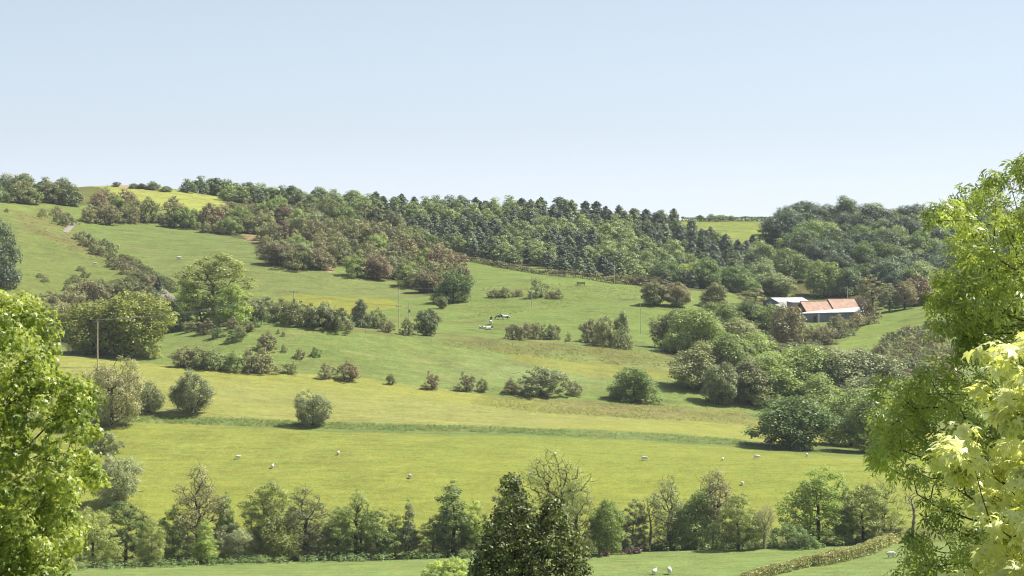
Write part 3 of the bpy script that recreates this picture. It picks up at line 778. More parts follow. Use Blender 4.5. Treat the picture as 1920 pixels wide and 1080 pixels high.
left = [(70,600,60,50,'hawgreen'),(96,585,56,40,'haw'),(112,612,62,52,'tan'),(140,590,60,52,'tan'),(165,575,66,52,'haw'),(195,566,60,44,'sage'),(228,566,50,40,'hawgreen'),(255,556,46,36,'hawgreen'),(262,585,56,40,'tan'),(300,606,60,60,'hawgreen'),(325,622,50,46,'deep'),(290,575,40,34,'sage'),(275,540,34,26,'haw'),(316,585,36,30,'hawgreen'),(95,630,60,44,'hawgreen'),(385,606,60,44,'green'),(440,604,50,40,'hawgreen'),(122,640,46,40,'deep')]
for i, (px, py, w, h, mt) in enumerate(left):
    plant('haw' if i % 2 else 'bush', 'thicket_bush', px, py, w, h, mt, 'bush in the tangled thicket around and above the great oak pair', 'bush', 'bushes of the thicket around the great oaks', parts=h >= 40)
for i, (px, py, w, h) in enumerate([(140,528,26,12),(160,520,22,10),(125,545,16,10),(128,532,14,8),(152,508,18,8),(48,558,12,8),(75,520,18,6),(85,528,20,6),(12,398,10,5)]):
    plant('scrub', 'gorse_tuft', px, py, w, h + 2, 'hawgreen', 'small dark scrub tuft on the left grassy slope', 'scrub', 'scrub tufts on the left slope', parts=False)

# ------------------------------------------------------------------ woods
def scatter(poly, sx, sy, seed, fn, jit=0.42):
    """stagger plants over a stretch of land outlined on the photo; the rows follow the slope"""
    r = random.Random(seed); out = []
    x0 = min(p[0] for p in poly); x1 = max(p[0] for p in poly); y0 = min(p[1] for p in poly); y1 = max(p[1] for p in poly)
    row_i = 0; y = y0
    while y <= y1:
        x = x0 + (sx / 2 if row_i % 2 else 0)
        while x <= x1:
            px = x + r.uniform(-jit, jit) * sx; py = y + r.uniform(-jit, jit) * sy
            if inpoly(np.array([px]), np.array([py]), poly)[0]: out.append((px, py))
            x += sx
        y += sy; row_i += 1
    for px, py in out: fn(px, py, r)
    return len(out)

G_PL = 'trees of the dark plantation covering the far hillside'
def plantation(px, py, r):
    v = float(fbm(np.array([px / 60.0]), np.array([py / 26.0]), 5, 3)[0])
    big = r.uniform(0.85, 1.2)
    if v > 0.09 or (px < 560 and r.random() < 0.75):
        plant('wood', 'woodland_tree', px, py, 36 * big, 29 * big, r.choice(['woodlight', 'wood', 'larch', 'wood']), 'light green broadleaf among the conifers of the far hillside plantation', 'tree', 'broadleaf trees among the hillside plantation', parts=False)
    else:
        plant('pine' if r.random() < 0.2 else 'conifer', 'plantation_conifer', px, py, 29 * big, 31 * big, r.choice(['needle', 'needle', 'needleblue', 'wood']), 'dark conifer in the plantation covering the far hillside', 'conifer', 'conifers of the hillside plantation', 'bark_dark', parts=False)
n1 = scatter([(345,358),(480,354),(600,376),(760,392),(900,396),(1050,392),(1200,416),(1262,420),(1300,442),(1430,478),(1440,540),(1330,543),(1210,536),(1150,528),(1060,514),(990,504),(900,492),(840,470),(740,432),(640,416),(560,396),(480,386),(436,378),(400,364)], 23, 8.8, 3, plantation)

for i, (px, py, w, h) in enumerate([(352, 361, 34, 24), (374, 362, 40, 30), (398, 362, 40, 32), (420, 364, 38, 28), (442, 366, 42, 30), (466, 368, 40, 28), (430, 376, 40, 26), (456, 380, 40, 28)]):
    plant('wood', 'woodland_tree', px, py, w, h, ['woodlight', 'wood', 'woodlight', 'larch'][i % 4], 'light green broadleaf among the conifers of the far hillside plantation', 'tree', 'broadleaf trees among the hillside plantation', parts=False)
G_HAW = 'hawthorn scrub on the brown bank below the plantation'
def scrub(px, py, r):
    big = r.choice([0.65, 0.8, 1.0, 1.0, 1.2, 1.4])
    if r.random() < 0.36:
        plant('bush', 'bank_bush', px, py, 46 * big, 30 * big, r.choice(['green', 'hawgreen', 'sage']), 'green bush among the brown hawthorns on the bank below the plantation', 'bush', 'green bushes on the hawthorn bank', parts=False)
    else:
        plant('haw', 'bank_hawthorn', px, py, 40 * big, 33 * big, r.choice(['haw', 'hawred', 'hawgreen', 'tan', 'hawgreen', 'tan']), 'brown hawthorn on the scrubby bank below the plantation', 'hawthorn', G_HAW, parts=False)
n2 = scatter([(150,402),(190,378),(215,384),(262,404),(330,413),(400,406),(470,396),(560,402),(640,412),(735,424),(800,452),(850,490),(880,540),(872,556),(800,552),(742,524),(700,520),(640,494),(560,504),(500,492),(478,446),(400,440),(330,430),(260,418),(200,424),(160,430)], 27, 12, 5, scrub)
for i, (px, py, w, h, mt) in enumerate([(520,496,54,44,'haw'),(560,504,56,46,'hawgreen'),(600,504,52,42,'haw'),(668,520,56,50,'green'),(706,524,52,46,'hawred'),(770,536,50,44,'green'),(800,548,50,40,'haw')]):
    P1('haw' if i % 2 else 'broad', 'bank_tree', px, py, w, h, mt, ORD[i] + ' from the left of the larger shade-casting trees at the foot of the brown bank', 'tree', 'larger trees at the foot of the brown bank', bk='bark_dark')
def gully(px, py, r):
    plant('scrub', 'gully_scrub', px, py, r.uniform(20, 34), r.uniform(12, 20), r.choice(['haw', 'hawgreen', 'tan', 'sage']), 'low brown scrub lining the lane and gully of the left hillside', 'scrub', 'scrub along the left gully', parts=False)
scatter([(52,398),(100,404),(135,418),(150,440),(215,470),(245,500),(275,520),(300,560),(265,545),(225,520),(160,462),(110,424)], 19, 9, 8, gully)
def skyline(px, py, r):
    plant('wood', 'skyline_tree', px, py, r.uniform(38, 52), r.uniform(30, 38), r.choice(['wood', 'hawgreen', 'sage']), 'grey-green tree in the dense belt at the top left of the hill', 'tree', 'trees of the belt at the top left', parts=False)
scatter([(-60,372),(60,372),(130,380),(158,388),(150,392),(90,384),(-60,380)], 24, 6, 9, skyline)
scatter([(-60,362),(60,362),(110,366),(140,376),(60,372),(-60,371)], 26, 6, 12, skyline)
plant('wood', 'skyline_tree', 112, 349, 34, 18, 'haw', 'lone dark bush on the skyline at the top left', 'tree', parts=False)
for i, (px, py, w, h, mt) in enumerate([(218,350,16,9,'haw'),(252,353,24,9,'wood'),(266,354,22,10,'wood'),(286,356,26,15,'deep'),(311,359,24,10,'wood')]):
    plant('wood', 'skyline_tree', px, py, w, h, mt, ORD[i] + ' from the left of the small separate trees on the skyline behind the bright field', 'tree', 'small skyline trees behind the bright field', parts=False)
G_RW = 'trees of the steep wood above the barns'
def rwood(px, py, r):
    big = r.uniform(0.85, 1.25)
    plant('broad', 'woodland_tree', px, py, 62 * big, 53 * big, r.choice(['wooddark', 'deep', 'wood', 'wooddark', 'wooddark', 'woodlight']), 'broadleaf tree in the steep dark wood above the barns', 'tree', G_RW, 'bark_dark', parts=False)
scatter([(1452,432),(1500,428),(1600,424),(1700,424),(1800,428),(1960,434),(1980,560),(1760,560),(1640,552),(1560,528),(1500,500),(1450,478)], 40, 15, 13, rwood)
for i, (px, py, w, h, mt) in enumerate([(1322,540,70,58,'deep'),(1380,548,70,50,'deep'),(1434,545,64,58,'wood'),(1480,528,76,60,'woodlight'),(1432,500,60,44,'woodlight'),(1545,555,64,66,'green'),(1460,556,70,44,'sage'),(1592,553,56,50,'wood'),(1290,535,46,42,'lime'),(1250,535,50,46,'deep')]):
    P1('broad', 'woodland_tree', px, py, w, h, mt, ORD[i] + ' of ten bigger trees at the foot of the woods above the white shed', 'tree', 'bigger trees at the foot of the far woods', bk='bark_dark', ymin=900)
for i, (px, py, w, h, mt) in enumerate([(1636,582,60,66,'tan'),(1668,584,52,52,'sage'),(1696,580,60,54,'haw'),(1720,574,60,60,'hawred'),(1625,598,36,40,'haw'),(1755,566,60,50,'sage')]):
    P1('alder' if i < 3 else 'haw', 'yard_tree', px, py, w, h, mt, ORD[i] + ' from the left of the brownish trees just right of the barn', 'tree', 'brownish trees right of the barn')
for i, (px, py, w, h) in enumerate([(1198,535,34,20),(1178,532,26,16),(1232,538,36,20),(1150,528,26,14)]):
    plant('haw', 'edge_bush', px, py, w, h, ['haw', 'tan'][i % 2], 'brown bush along the foot of the plantation right of the far thin pole', 'bush', 'brown bushes at the foot of the plantation', parts=False)

# ------------------------------------------------------------------ wooded stream valley on the right
rav = [(1262,655,70,74,'hawgreen'),(1300,664,100,88,'green'),(1345,640,84,72,'green'),(1396,630,84,64,'deep'),(1436,640,76,66,'green'),(1380,668,100,72,'hawgreen'),
       (1478,660,60,88,'haw'),(1445,672,46,42,'hawgreen'),(1310,728,92,84,'hawgreen'),(1365,716,110,92,'green'),(1420,706,110,80,'green'),(1348,757,64,76,'sage'),
       (1405,754,90,84,'hawgreen'),(1445,752,110,90,'green'),(1500,738,120,90,'green'),(1560,740,120,84,'willow'),(1620,738,120,80,'willow'),(1540,790,110,90,'green'),(1480,842,150,98,'deep'),
       (1595,835,120,104,'green'),(1650,850,130,120,'green'),(1620,790,120,84,'sage'),(1700,800,110,90,'green'),(1500,700,90,56,'sage'),(1560,704,90,52,'hawgreen')]
names = ['lower left', 'upper left', 'middle', 'right']
for i, (px, py, w, h, mt) in enumerate(rav):
    if i == 18: lab = 'nearest dense dark green dome tree with its shade on the flower field edge'
    elif i == 11: lab = 'pale grey-green conical tree at the front left of the valley wood'
    elif i == 6: lab = 'tall dark brown tree just in front of the long barn'
    else: lab = 'full crowned tree in the wooded stream valley between the pasture and the barns'
    P1('broad', 'valley_tree', px, py, w, h, mt, lab, 'tree', 'trees of the wooded stream valley' if i not in (18, 11, 6) else None, bk='bark_dark', ymin=640)
def bankscrub(px, py, r):
    plant('scrub', 'bank_scrub', px, py, r.uniform(22, 38), r.uniform(11, 18), r.choice(['haw', 'hawgreen', 'tan', 'sage', 'haw']), 'low brown scrub on the steep bank right of the valley wood', 'scrub', 'scrub on the bank right of the valley wood', parts=False)
scatter([(1560,668),(1640,652),(1700,620),(1800,600),(1800,720),(1700,712),(1600,690),(1540,682)], 24, 8, 17, bankscrub)
scatter([(1505,640),(1540,622),(1590,606),(1640,596),(1650,604),(1600,626),(1560,650),(1530,668),(1500,664)], 22, 8, 18, bankscrub)
def yardbush(px, py, r):
    plant('haw', 'valley_bush', px, py, r.uniform(34, 50), r.uniform(24, 34), r.choice(['haw', 'hawgreen', 'tan', 'sage']), 'brownish bush on the slope between the barn and the valley wood', 'bush', 'bushes on the slope below the barn', parts=False)
scatter([(1430,628),(1500,640),(1600,612),(1640,596),(1600,618),(1540,650),(1500,680),(1440,660),(1400,630)], 30, 13, 19, yardbush)

# ------------------------------------------------------------------ hedges
def hedge(name, pts, w, h, mat, label, cat='hedge', dens=55, size=0.2, flat=True, seed=1, ymin=380, ymax=1345):
    rng = np.random.default_rng(seed)
    g = np.array([ground(px, py, ymin, ymax) for px, py in pts])
    L = np.concatenate([[0], np.cumsum(np.linalg.norm(np.diff(g, axis=0), axis=1))])
    n = int(L[-1] * dens * (w + h) / 2)
    s = rng.random(n) * L[-1]
    c = np.stack([np.interp(s, L, g[:, k]) for k in range(3)], -1)
    d = np.stack([np.gradient(np.interp(s, L, g[:, k])) for k in range(3)], -1)
    tang = np.stack([np.interp(s, (L[1:] + L[:-1]) / 2, np.diff(g[:, k]) / np.diff(L)) for k in range(2)], -1)
    tang /= np.linalg.norm(tang, axis=1)[:, None]
    nor = np.stack([-tang[:, 1], tang[:, 0]], -1)
    face = rng.random(n)
    a = rng.uniform(-0.5, 0.5, n); z = rng.uniform(0.02, 1, n)
    top = face < 0.45; z[top] = 1 - np.abs(rng.normal(size=top.sum())) * 0.06
    side = ~top; a[side] = np.sign(a[side]) * (0.5 - np.abs(rng.normal(size=side.sum())) * 0.08)
    hh = h * (1 + 0.14 * vnoise(s / 3.0, s * 0, seed) + (0.0 if flat else 0.3) * vnoise(s / 7.0, s * 0, seed + 3))
    pos = c.copy(); pos[:, :2] += nor * (a * w * (1 + 0.15 * vnoise(s / 2.0, s * 0, seed + 9)))[:, None]
    pos[:, 2] = height(pos[:, 0], pos[:, 1]) + z * hh
    base = pos.mean(0); base[2] = height(base[0], base[1]); pos -= base
    V, Fc = leaf_cloud(rng, pos, np.full(n, size * 0.8), 1, size * 1.5, T_TUFT, 1, 0.6, 0.1)
    segs = []
    for q in np.arange(0.3, L[-1], 0.9):
        p = np.array([np.interp(q, L, g[:, k]) for k in range(3)]) - base
        segs.append(([p + (0, 0, -0.2), p + (0.1, 0, h * .5), p + (0.05, 0.05, h * 0.92)], [0.05, 0.04, 0.02]))
    TV, TF = tubes(segs, 4)
    o = new_obj(name, None, None, base); o.empty_display_size = .5
    b = new_obj('foliage', mesh_np(name + '_foliage', V, [Fc], [M[mat]]), o)
    c2 = new_obj('stems', mesh_np(name + '_stems', TV, [TF], [M['bark_dark']]), o)
    tag(o, label, cat)
    return o
hedge('trimmed_hedge', [(1380,1100),(1430,1083),(1480,1070),(1528,1058)], 2.0, 1.5, 'hedge', 'lower length of trimmed hedge running off the bottom edge, left of the gap', dens=90, seed=4)
hedge('trimmed_hedge', [(1532,1062),(1580,1052),(1630,1038),(1664,1022),(1680,1012)], 2.2, 1.9, 'hedge', 'upper curving length of trimmed hedge between the sheep and the stream trees', dens=90, seed=5)
hedge('skyline_hedge', [(1278,415),(1340,416),(1400,415),(1452,414)], 2.0, 2.0, 'deep', 'thin dark hedge along the skyline over the small distant field', dens=30, size=.4, seed=6, ymin=1100)
for i, (px, w, h, mt) in enumerate([(1312,20,9,'wood'),(1334,18,11,'woodlight'),(1352,24,10,'woodlight'),(1372,18,9,'wood'),(1240,16,14,'deep')]):
    plant('wood', 'skyline_tree', px, 412, w, h, mt, 'small tree rising over the far skyline hedge near the right notch', 'tree', 'small trees over the far skyline hedge', parts=False, ymin=1200)
hedge('field_hedge', [(858,486),(900,493),(950,503),(1000,512),(1060,519),(1120,527),(1180,534)], 2.2, 1.6, 'haw', 'long low brown hedge along the foot of the plantation', dens=26, size=.34, flat=False, seed=7, ymin=800)
hedge('lane_hedge', [(236,486),(262,502),(290,520),(318,538),(330,548)], 2.0, 1.8, 'hawgreen', 'diagonal dark hedge on the left hillside beside the pale lane', dens=30, size=.34, flat=False, seed=8, ymin=800)

# ------------------------------------------------------------------ rough cover nobody could count
def cover(name, poly, n, mat, label, h=0.5, spread=0.35, seed=1, ymin=380, blades=14, cat='grass', size=0.28, ymax=1345, up=1.5):
    rng = np.random.default_rng(seed)
    x0 = min(p[0] for p in poly); x1 = max(p[0] for p in poly); y0 = min(p[1] for p in poly); y1 = max(p[1] for p in poly)
    pts = []
    # denser where the noise is high, so it grows in patches
    while len(pts) < n:
        px = rng.uniform(x0, x1); py = rng.uniform(y0, y1)
        if inpoly(np.array([px]), np.array([py]), poly)[0] and rng.random() < 0.25 + 1.6 * float(fbm(np.array([px / 30]), np.array([py / 10]), seed, 3)[0] + 0.3):
            pts.append(ground(px, py, ymin, ymax))
    pts = np.array(pts); base = pts.mean(0)
    cen = pts - base + np.array([0, 0, h * 0.35])
    V, Fc = leaf_cloud(rng, cen, np.full(n, spread) * rng.uniform(.6, 1.4, n), blades, size, T_NEEDLE if cat == 'grass' else T_TUFT, h / spread * 0.5, up, 0.2, -0.8)
    o = new_obj(name, mesh_np(name, V, [Fc], [M[mat]]), None, base)
    tag(o, label, cat, kind='stuff')
cover('undergrowth', [(120,1066),(420,1050),(740,1044),(1000,1038),(1240,1026),(1560,1020),(1720,1008),(1720,1016),(1560,1026),(1240,1034),(1000,1044),(740,1052),(420,1060),(120,1072)], 900, 'deep', 'dark undergrowth of brambles and saplings at the feet of the stream trees', 1.8, 0.8, 3, cat='undergrowth', blades=26, size=0.34)
cover('bramble', [(1125,1036),(1200,1030),(1200,1038),(1125,1046)], 90, 'redbrush', 'reddish brown brush under the bright green tree', 1.4, 0.6, 4, cat='undergrowth', blades=30, size=0.3)
cover('bracken', [(1530,1048),(1590,1034),(1592,1040),(1540,1054)], 60, 'bracken', 'red-brown heap of dead brush behind the trimmed hedge', 1.5, 0.5, 5, cat='brush', blades=34, size=0.25)
cover('rough_grass', [(900,745),(1400,768),(1400,795),(1200,786),(1000,774),(880,760)], 1300, 'grassblade', 'pale rough grass on the strip around the domed bush', 0.5, 0.4, 6)
cover('rough_grass', [(830,640),(1240,655),(1250,690),(1000,672),(830,648)], 900, 'grassblade', 'pale rough grass along the fence below the bush clumps', 0.5, 0.4, 7)
cover('rushes', [(240,778),(600,792),(900,800),(1200,812),(1400,826),(1400,836),(1200,824),(900,811),(600,804),(240,792)], 2200, 'grassgreen', 'strip of taller green rushes along the ditch', 0.7, 0.4, 8)
cover('rushes', [(860,600),(1200,560),(1230,540),(1000,530),(880,545)], 1300, 'grassblade', 'tufts of rushes in the upper pasture', 0.5, 0.4, 9)
cover('gorse', [(60,396),(120,402),(135,420),(110,424),(60,408)], 120, 'yellow', 'yellow gorse in flower on the left hilltop', 1.0, 0.8, 10, cat='gorse', blades=14, size=.4, ymin=800)
cover('scrub_cover', [(1540,680),(1640,640),(1760,600),(1800,720),(1620,716)], 500, 'hawgreen', 'brown heathery growth over the steep bank right of the valley', 0.9, 0.7, 11, cat='undergrowth', blades=18, size=.35)
cover('heath_cover', [(30,400),(130,425),(230,490),(200,500),(60,440)], 260, 'tan', 'thin brownish growth on the upper left slope', 0.5, 0.7, 12, blades=10, size=.4)
# the lane
def lane(pts, w, name='lane'):
    g = [ground(px, py, 800) for px, py in pts]
    V = []; Fc = []
    L = np.concatenate([[0], np.cumsum([(g[i + 1] - g[i]).length for i in range(len(g) - 1)])])
    q = np.linspace(0, L[-1], 60)
    c = np.stack([np.interp(q, L, [p[k] for p in g]) for k in range(3)], -1)
    t = np.gradient(c[:, :2], axis=0); t /= np.linalg.norm(t, axis=1)[:, None]; nr = np.stack([-t[:, 1], t[:, 0]], -1)
    for s in (-1, -0.33, 0.33, 1):
        xy = c[:, :2] + nr * s * w / 2
        V.append(np.concatenate([xy, (height(xy[:, 0], xy[:, 1]) + 0.12)[:, None]], 1))
    V = np.stack(V, 1).reshape(-1, 3); i = np.arange(59)[:, None] * 4 + np.arange(3)[None]
    Fc = np.stack([i, i + 4, i + 5, i + 1], -1).reshape(-1, 4)
    o = new_obj(name, mesh_np(name, V, [Fc], [M_lane])); tag(o, kind='structure')
M_lane = plain_mat('lane_gravel', (176, 168, 150), (205, 196, 176), 0.8, k=0.4)
lane([(140,417),(136,422),(128,430),(123,436)], 2.4, 'lane')
lane([(240,490),(262,506),(284,524),(300,545),(322,562),(330,580)], 4.0, 'road')

# ------------------------------------------------------------------ poles, wires, fences
M['pole'] = plain_mat('pole_wood', (176, 160, 136), (224, 212, 188), 4, k=0.85, stretch=(1, 1, .2))
M['steel'] = plain_mat('galvanised', (150, 152, 154), (190, 192, 194), 5, k=0.5, rough=0.5)
M['insul'] = plain_mat('insulator', (88, 62, 50), (120, 90, 70), 5, k=0.5, rough=0.3, spec=0.5)
M['wire'] = plain_mat('wire', (120, 122, 120), (150, 150, 148), 5, k=0.5, rough=0.5)
def box_bm(bm, c, s, rz=0.0):
    r = bmesh.ops.create_cube(bm, size=1.0)
    for v in r['verts']:
        x, y, z = v.co.x * s[0], v.co.y * s[1], v.co.z * s[2]
        v.co = Vector((c[0] + x * math.cos(rz) - y * math.sin(rz), c[1] + x * math.sin(rz) + y * math.cos(rz), c[2] + z))
def bm_obj(name, bm, mats, parent=None, loc=(0, 0, 0), smooth=False):
    me = bpy.data.meshes.new(name); bm.to_mesh(me); bm.free()
    for m in mats: me.materials.append(m)
    if smooth:
        for p in me.polygons: p.use_smooth = True
    return new_obj(name, me, parent, loc)
def pole(px, py0, py1, label, arm=0.0, thick=0.2, armz=(0.97,), box=False, ymin=600, ymax=1345, group='wooden power line poles'):
    g = ground(px, py1, ymin, ymax); h = (py1 - py0) * g.y / F
    e = new_obj('power_pole', None, None, g)
    tag(e, label, 'pole', group)
    TV, TF = tubes([([(0, 0, -0.5), (0, 0, h * .5), (0, 0, h)], [thick, thick * .85, thick * .7])], 10)
    new_obj('pole', mesh_np('pole', TV, [TF], [M['pole']], smooth=True), e)
    tips = []
    if arm:
        for az in armz:
            bm = bmesh.new(); box_bm(bm, (0, -thick, h * az), (arm, 0.14, 0.16)); bm_obj('crossarm', bm, [M['steel']], e)
            for s in (-0.46, 0, 0.46):
                TV, TF = tubes([([(0, 0, 0), (0, 0, .1), (0, 0, .2), (0, 0, .32)], [.05, .09, .06, .09])], 8)
                new_obj('insulator', mesh_np('insulator', TV, [TF], [M['insul']], smooth=True), e, (s * arm, -thick, h * az + .08))
                tips.append(g + Vector((s * arm, -thick, h * az + .4)))
    if box:
        bm = bmesh.new(); box_bm(bm, (0.1, -0.35, h * 0.72), (0.6, 0.5, 0.9)); bmesh.ops.bevel(bm, geom=bm.edges[:], offset=0.05)
        bm_obj('transformer', bm, [M['steel']], e)
    return e, g, h, tips
p1 = pole(183, 600, 690, 'pale pole with a crossarm in front of the great oak pair', 2.6)
p2 = pole(551, 546, 608, 'pole with crossarm in front of the tall rounded hedge', 2.4, box=True)
p3 = pole(748, 538, 613, 'taller left one of the pair of poles above the crest', 1.6, armz=(0.5,), thick=.14)
p4 = pole(767, 566, 628, 'lower right one of the pair of poles above the crest', 0, thick=.16, box=True)
p5 = pole(997, 520, 574, 'lone brown pole in the upper pasture beside the small round bush', 0, thick=.15)
p6 = pole(1152, 490, 536, 'far thin pole in front of the plantation foot', 0, thick=.12)
p7 = pole(1201, 570, 627, 'thin dark pole right of the bigger bush clump', 0, thick=.1)
p8 = pole(1589, 536, 580, 'pole standing behind the long barn', 0, thick=.14, ymin=980)
def wire(a, b, sag, label):
    t = np.linspace(0, 1, 14)[:, None]; a = np.array(a); b = np.array(b)
    pts = a * (1 - t) + b * t; pts[:, 2] -= (4 * t * (1 - t))[:, 0] * sag
    base = a
    TV, TF = tubes([(pts - base, np.full(14, 0.018))], 4)
    tag(new_obj('power_wire', mesh_np('wire', TV, [TF], [M['wire']]), None, base), label, 'wire', 'wires between the poles')
for k in range(3): wire(p1[3][k], p2[3][k], 1.6, 'thin wire sagging from the pole by the oaks to the pole by the tall hedge')
def top(p): return p[1] + Vector((0, 0, p[2] * .97))
for k in range(2): wire(p2[3][2 * k], p3[3][2 * k], 0.8, 'thin wire from the pole by the tall hedge to the pair of poles')
wire(top(p3), top(p5), 1.2, 'thin wire from the pair of poles to the lone brown pole')
wire(top(p5), top(p6), 0.8, 'thin wire from the lone brown pole to the far thin pole')
wire(top(p6), top(p8), 1.0, 'thin wire from the far thin pole to the pole behind the barn')

M['post'] = plain_mat('fence_post', (168, 158, 132), (216, 208, 184), 6, k=0.5)
def fence(pts, label, step=14.0, h=1.15, rail=False, ymin=560, name='wire_fence', r=0.055):
    g0 = ground(*pts[0], ymin); e = new_obj(name, None, None, g0); tag(e, label, 'fence')
    g = [ground(px, py, ymin) for px, py in pts]
    L = np.concatenate([[0], np.cumsum([(g[i + 1] - g[i]).length for i in range(len(g) - 1)])])
    q = np.arange(0, L[-1], step) + 0.01
    tops = []
    rr = random.Random(len(pts) * 7)
    for d in q:
        x = np.interp(d, L, [p.x for p in g]); y = np.interp(d, L, [p.y for p in g]); z = float(height(x, y))
        hh = h * rr.uniform(.85, 1.15); lean = rr.uniform(-.06, .06)
        TV, TF = tubes([([(0, 0, -.3), (lean * .5, 0, hh * .5), (lean, 0, hh)], [r, r, r * .9])], 6)
        new_obj('post', mesh_np('post', TV, [TF], [M['post']]), e, Vector((x, y, z)) - g0)
        tops.append(np.array((x + lean, y, z + hh)) - np.array(g0))
    for fz in ((0.12, 0.5) if rail else (0.08, 0.45, 0.8)):
        pp = np.array(tops) - np.array([0, 0, fz])
        TV, TF = tubes([(pp, np.full(len(pp), 0.05 if rail else 0.012))], 4)
        new_obj('rail' if rail else 'wire', mesh_np('rail' if rail else 'strand', TV, [TF], [M['post'] if rail else M['wire']]), e)
fence([(268,779),(290,778),(310,780),(345,782)], 'short post and rail fence under the lone round tree', 2.6, 1.2, True, name='rail_fence', r=.08)
fence([(345,783),(480,792),(600,800),(760,803),(900,809),(1057,818),(1200,826),(1380,838),(1560,852)], 'long wire fence with thin pale posts along the green ditch strip', 7.5)
fence([(1080,646),(1110,650),(1160,656),(1200,659),(1262,668)], 'wire fence with pale posts in front of the bigger bush clump', 4.0, ymin=700)
fence([(870,646),(940,650),(1000,650),(1080,646)], 'wire fence with pale posts below the cows and the low bush clump', 5.0, ymin=700)
fence([(660,622),(700,628),(760,634),(830,640)], 'wire fence with pale posts at the feet of the pair of poles', 4.0, ymin=700)
# small brown jump-like feeder on the upper pasture
g = ground(1089, 536, 800); e = new_obj('hay_feeder', None, None, g); tag(e, 'small brown wooden feeder on the upper pasture at the foot of the plantation', 'feeder')
M['brownwood'] = plain_mat('brown_wood', (120, 96, 80), (156, 128, 104), 4, k=.45)
for sx in (-1.3, 1.3):
    for sy in (-.5, .5):
        bm = bmesh.new(); box_bm(bm, (sx, sy, .65), (.14, .14, 1.7)); bm_obj('leg', bm, [M['brownwood']], e)
bm = bmesh.new()
for z in (.7, 1.0, 1.3): box_bm(bm, (0, -.6, z), (3.0, .06, .2)); box_bm(bm, (0, .6, z), (3.0, .06, .2))
bm_obj('side_board', bm, [M['brownwood']], e)
bm = bmesh.new(); box_bm(bm, (0, 0, .58), (2.6, 1.1, .06)); bm_obj('trough_floor', bm, [M['brownwood']], e)

# ------------------------------------------------------------------ farm buildings
M['slateblue'] = plain_mat('sheeting_blue_grey', (140, 144, 158), (176, 180, 190), 1.2, k=.62, stretch=(4, 4, .3))
M['whiteroof'] = plain_mat('fibre_cement_roof', (196, 194, 188), (236, 236, 234), .5, k=.62, rough=.6)
M['pantile'] = None
def pantile():
    m, nt, out = mat_new('pantile')
    tc = nt.nodes.new('ShaderNodeTexCoord')
    n = ramp01(nt, noise(nt, .6, 5, tc.outputs['Object']), .3, .7); n2 = noise(nt, 7, 3, tc.outputs['Object'])
    c = mixrgb(nt, s2l((208, 160, 132)) * .58, s2l((224, 192, 166)) * .58, n)
    c = mixrgb(nt, c, s2l((176, 116, 96)) * .6, math_node(nt, 'MULTIPLY', ramp01(nt, n2, .5, .7), .6))
    w = nt.nodes.new('ShaderNodeTexWave'); w.inputs['Scale'].default_value = 1.6; nt.links.new(tc.outputs['Object'], w.inputs['Vector'])
    bp = nt.nodes.new('ShaderNodeBump'); bp.inputs['Strength'].default_value = .6; bp.inputs['Distance'].default_value = .08; nt.links.new(w.outputs[0], bp.inputs['Height'])
    pb = nt.nodes.new('ShaderNodeBsdfPrincipled'); nt.links.new(c, pb.inputs['Base Color']); pb.inputs['Roughness'].default_value = .85
    nt.links.new(bp.outputs[0], pb.inputs['Normal']); nt.links.new(pb.outputs[0], out.inputs[0])
    return m
M['pantile'] = pantile()
M['brick'] = plain_mat('brick_wall', (120, 84, 78), (158, 116, 100), 3, k=.45)
M['stone'] = plain_mat('stone_wall', (206, 176, 156), (232, 208, 186), 2, k=.5)
M['concrete'] = plain_mat('concrete', (190, 186, 178), (222, 218, 208), 1.5, k=.5)
M['doorwood'] = plain_mat('door_boards', (72, 66, 70), (104, 96, 96), 2, k=.5, stretch=(6, 6, .3))
M['whitepaint'] = plain_mat('white_paint', (228, 230, 230), (246, 246, 244), 2, k=.7)
U = Vector((0.903, 0.43, 0)); Vv = Vector((-0.43, 0.903, 0)); Zv = Vector((0, 0, 1))
def slab(bm, pts, th):
    """a plate through four corners with thickness th downwards"""
    vs = [bm.verts.new(p) for p in pts] + [bm.verts.new(Vector(p) - Zv * th) for p in pts]
    n = len(pts)
    bm.faces.new(vs[:n]); bm.faces.new(vs[n:][::-1])
    for i in range(n): bm.faces.new([vs[i], vs[n + i], vs[n + (i + 1) % n], vs[(i + 1) % n]])
def solid(bm, foot, z0, tops):
    vs = [bm.verts.new((p.x, p.y, z0)) for p in foot] + [bm.verts.new((p.x, p.y, t)) for p, t in zip(foot, tops)]
    n = len(foot)
    bm.faces.new(vs[:n][::-1]); bm.faces.new(vs[n:])
    for i in range(n): bm.faces.new([vs[i], vs[(i + 1) % n], vs[n + (i + 1) % n], vs[n + i]])
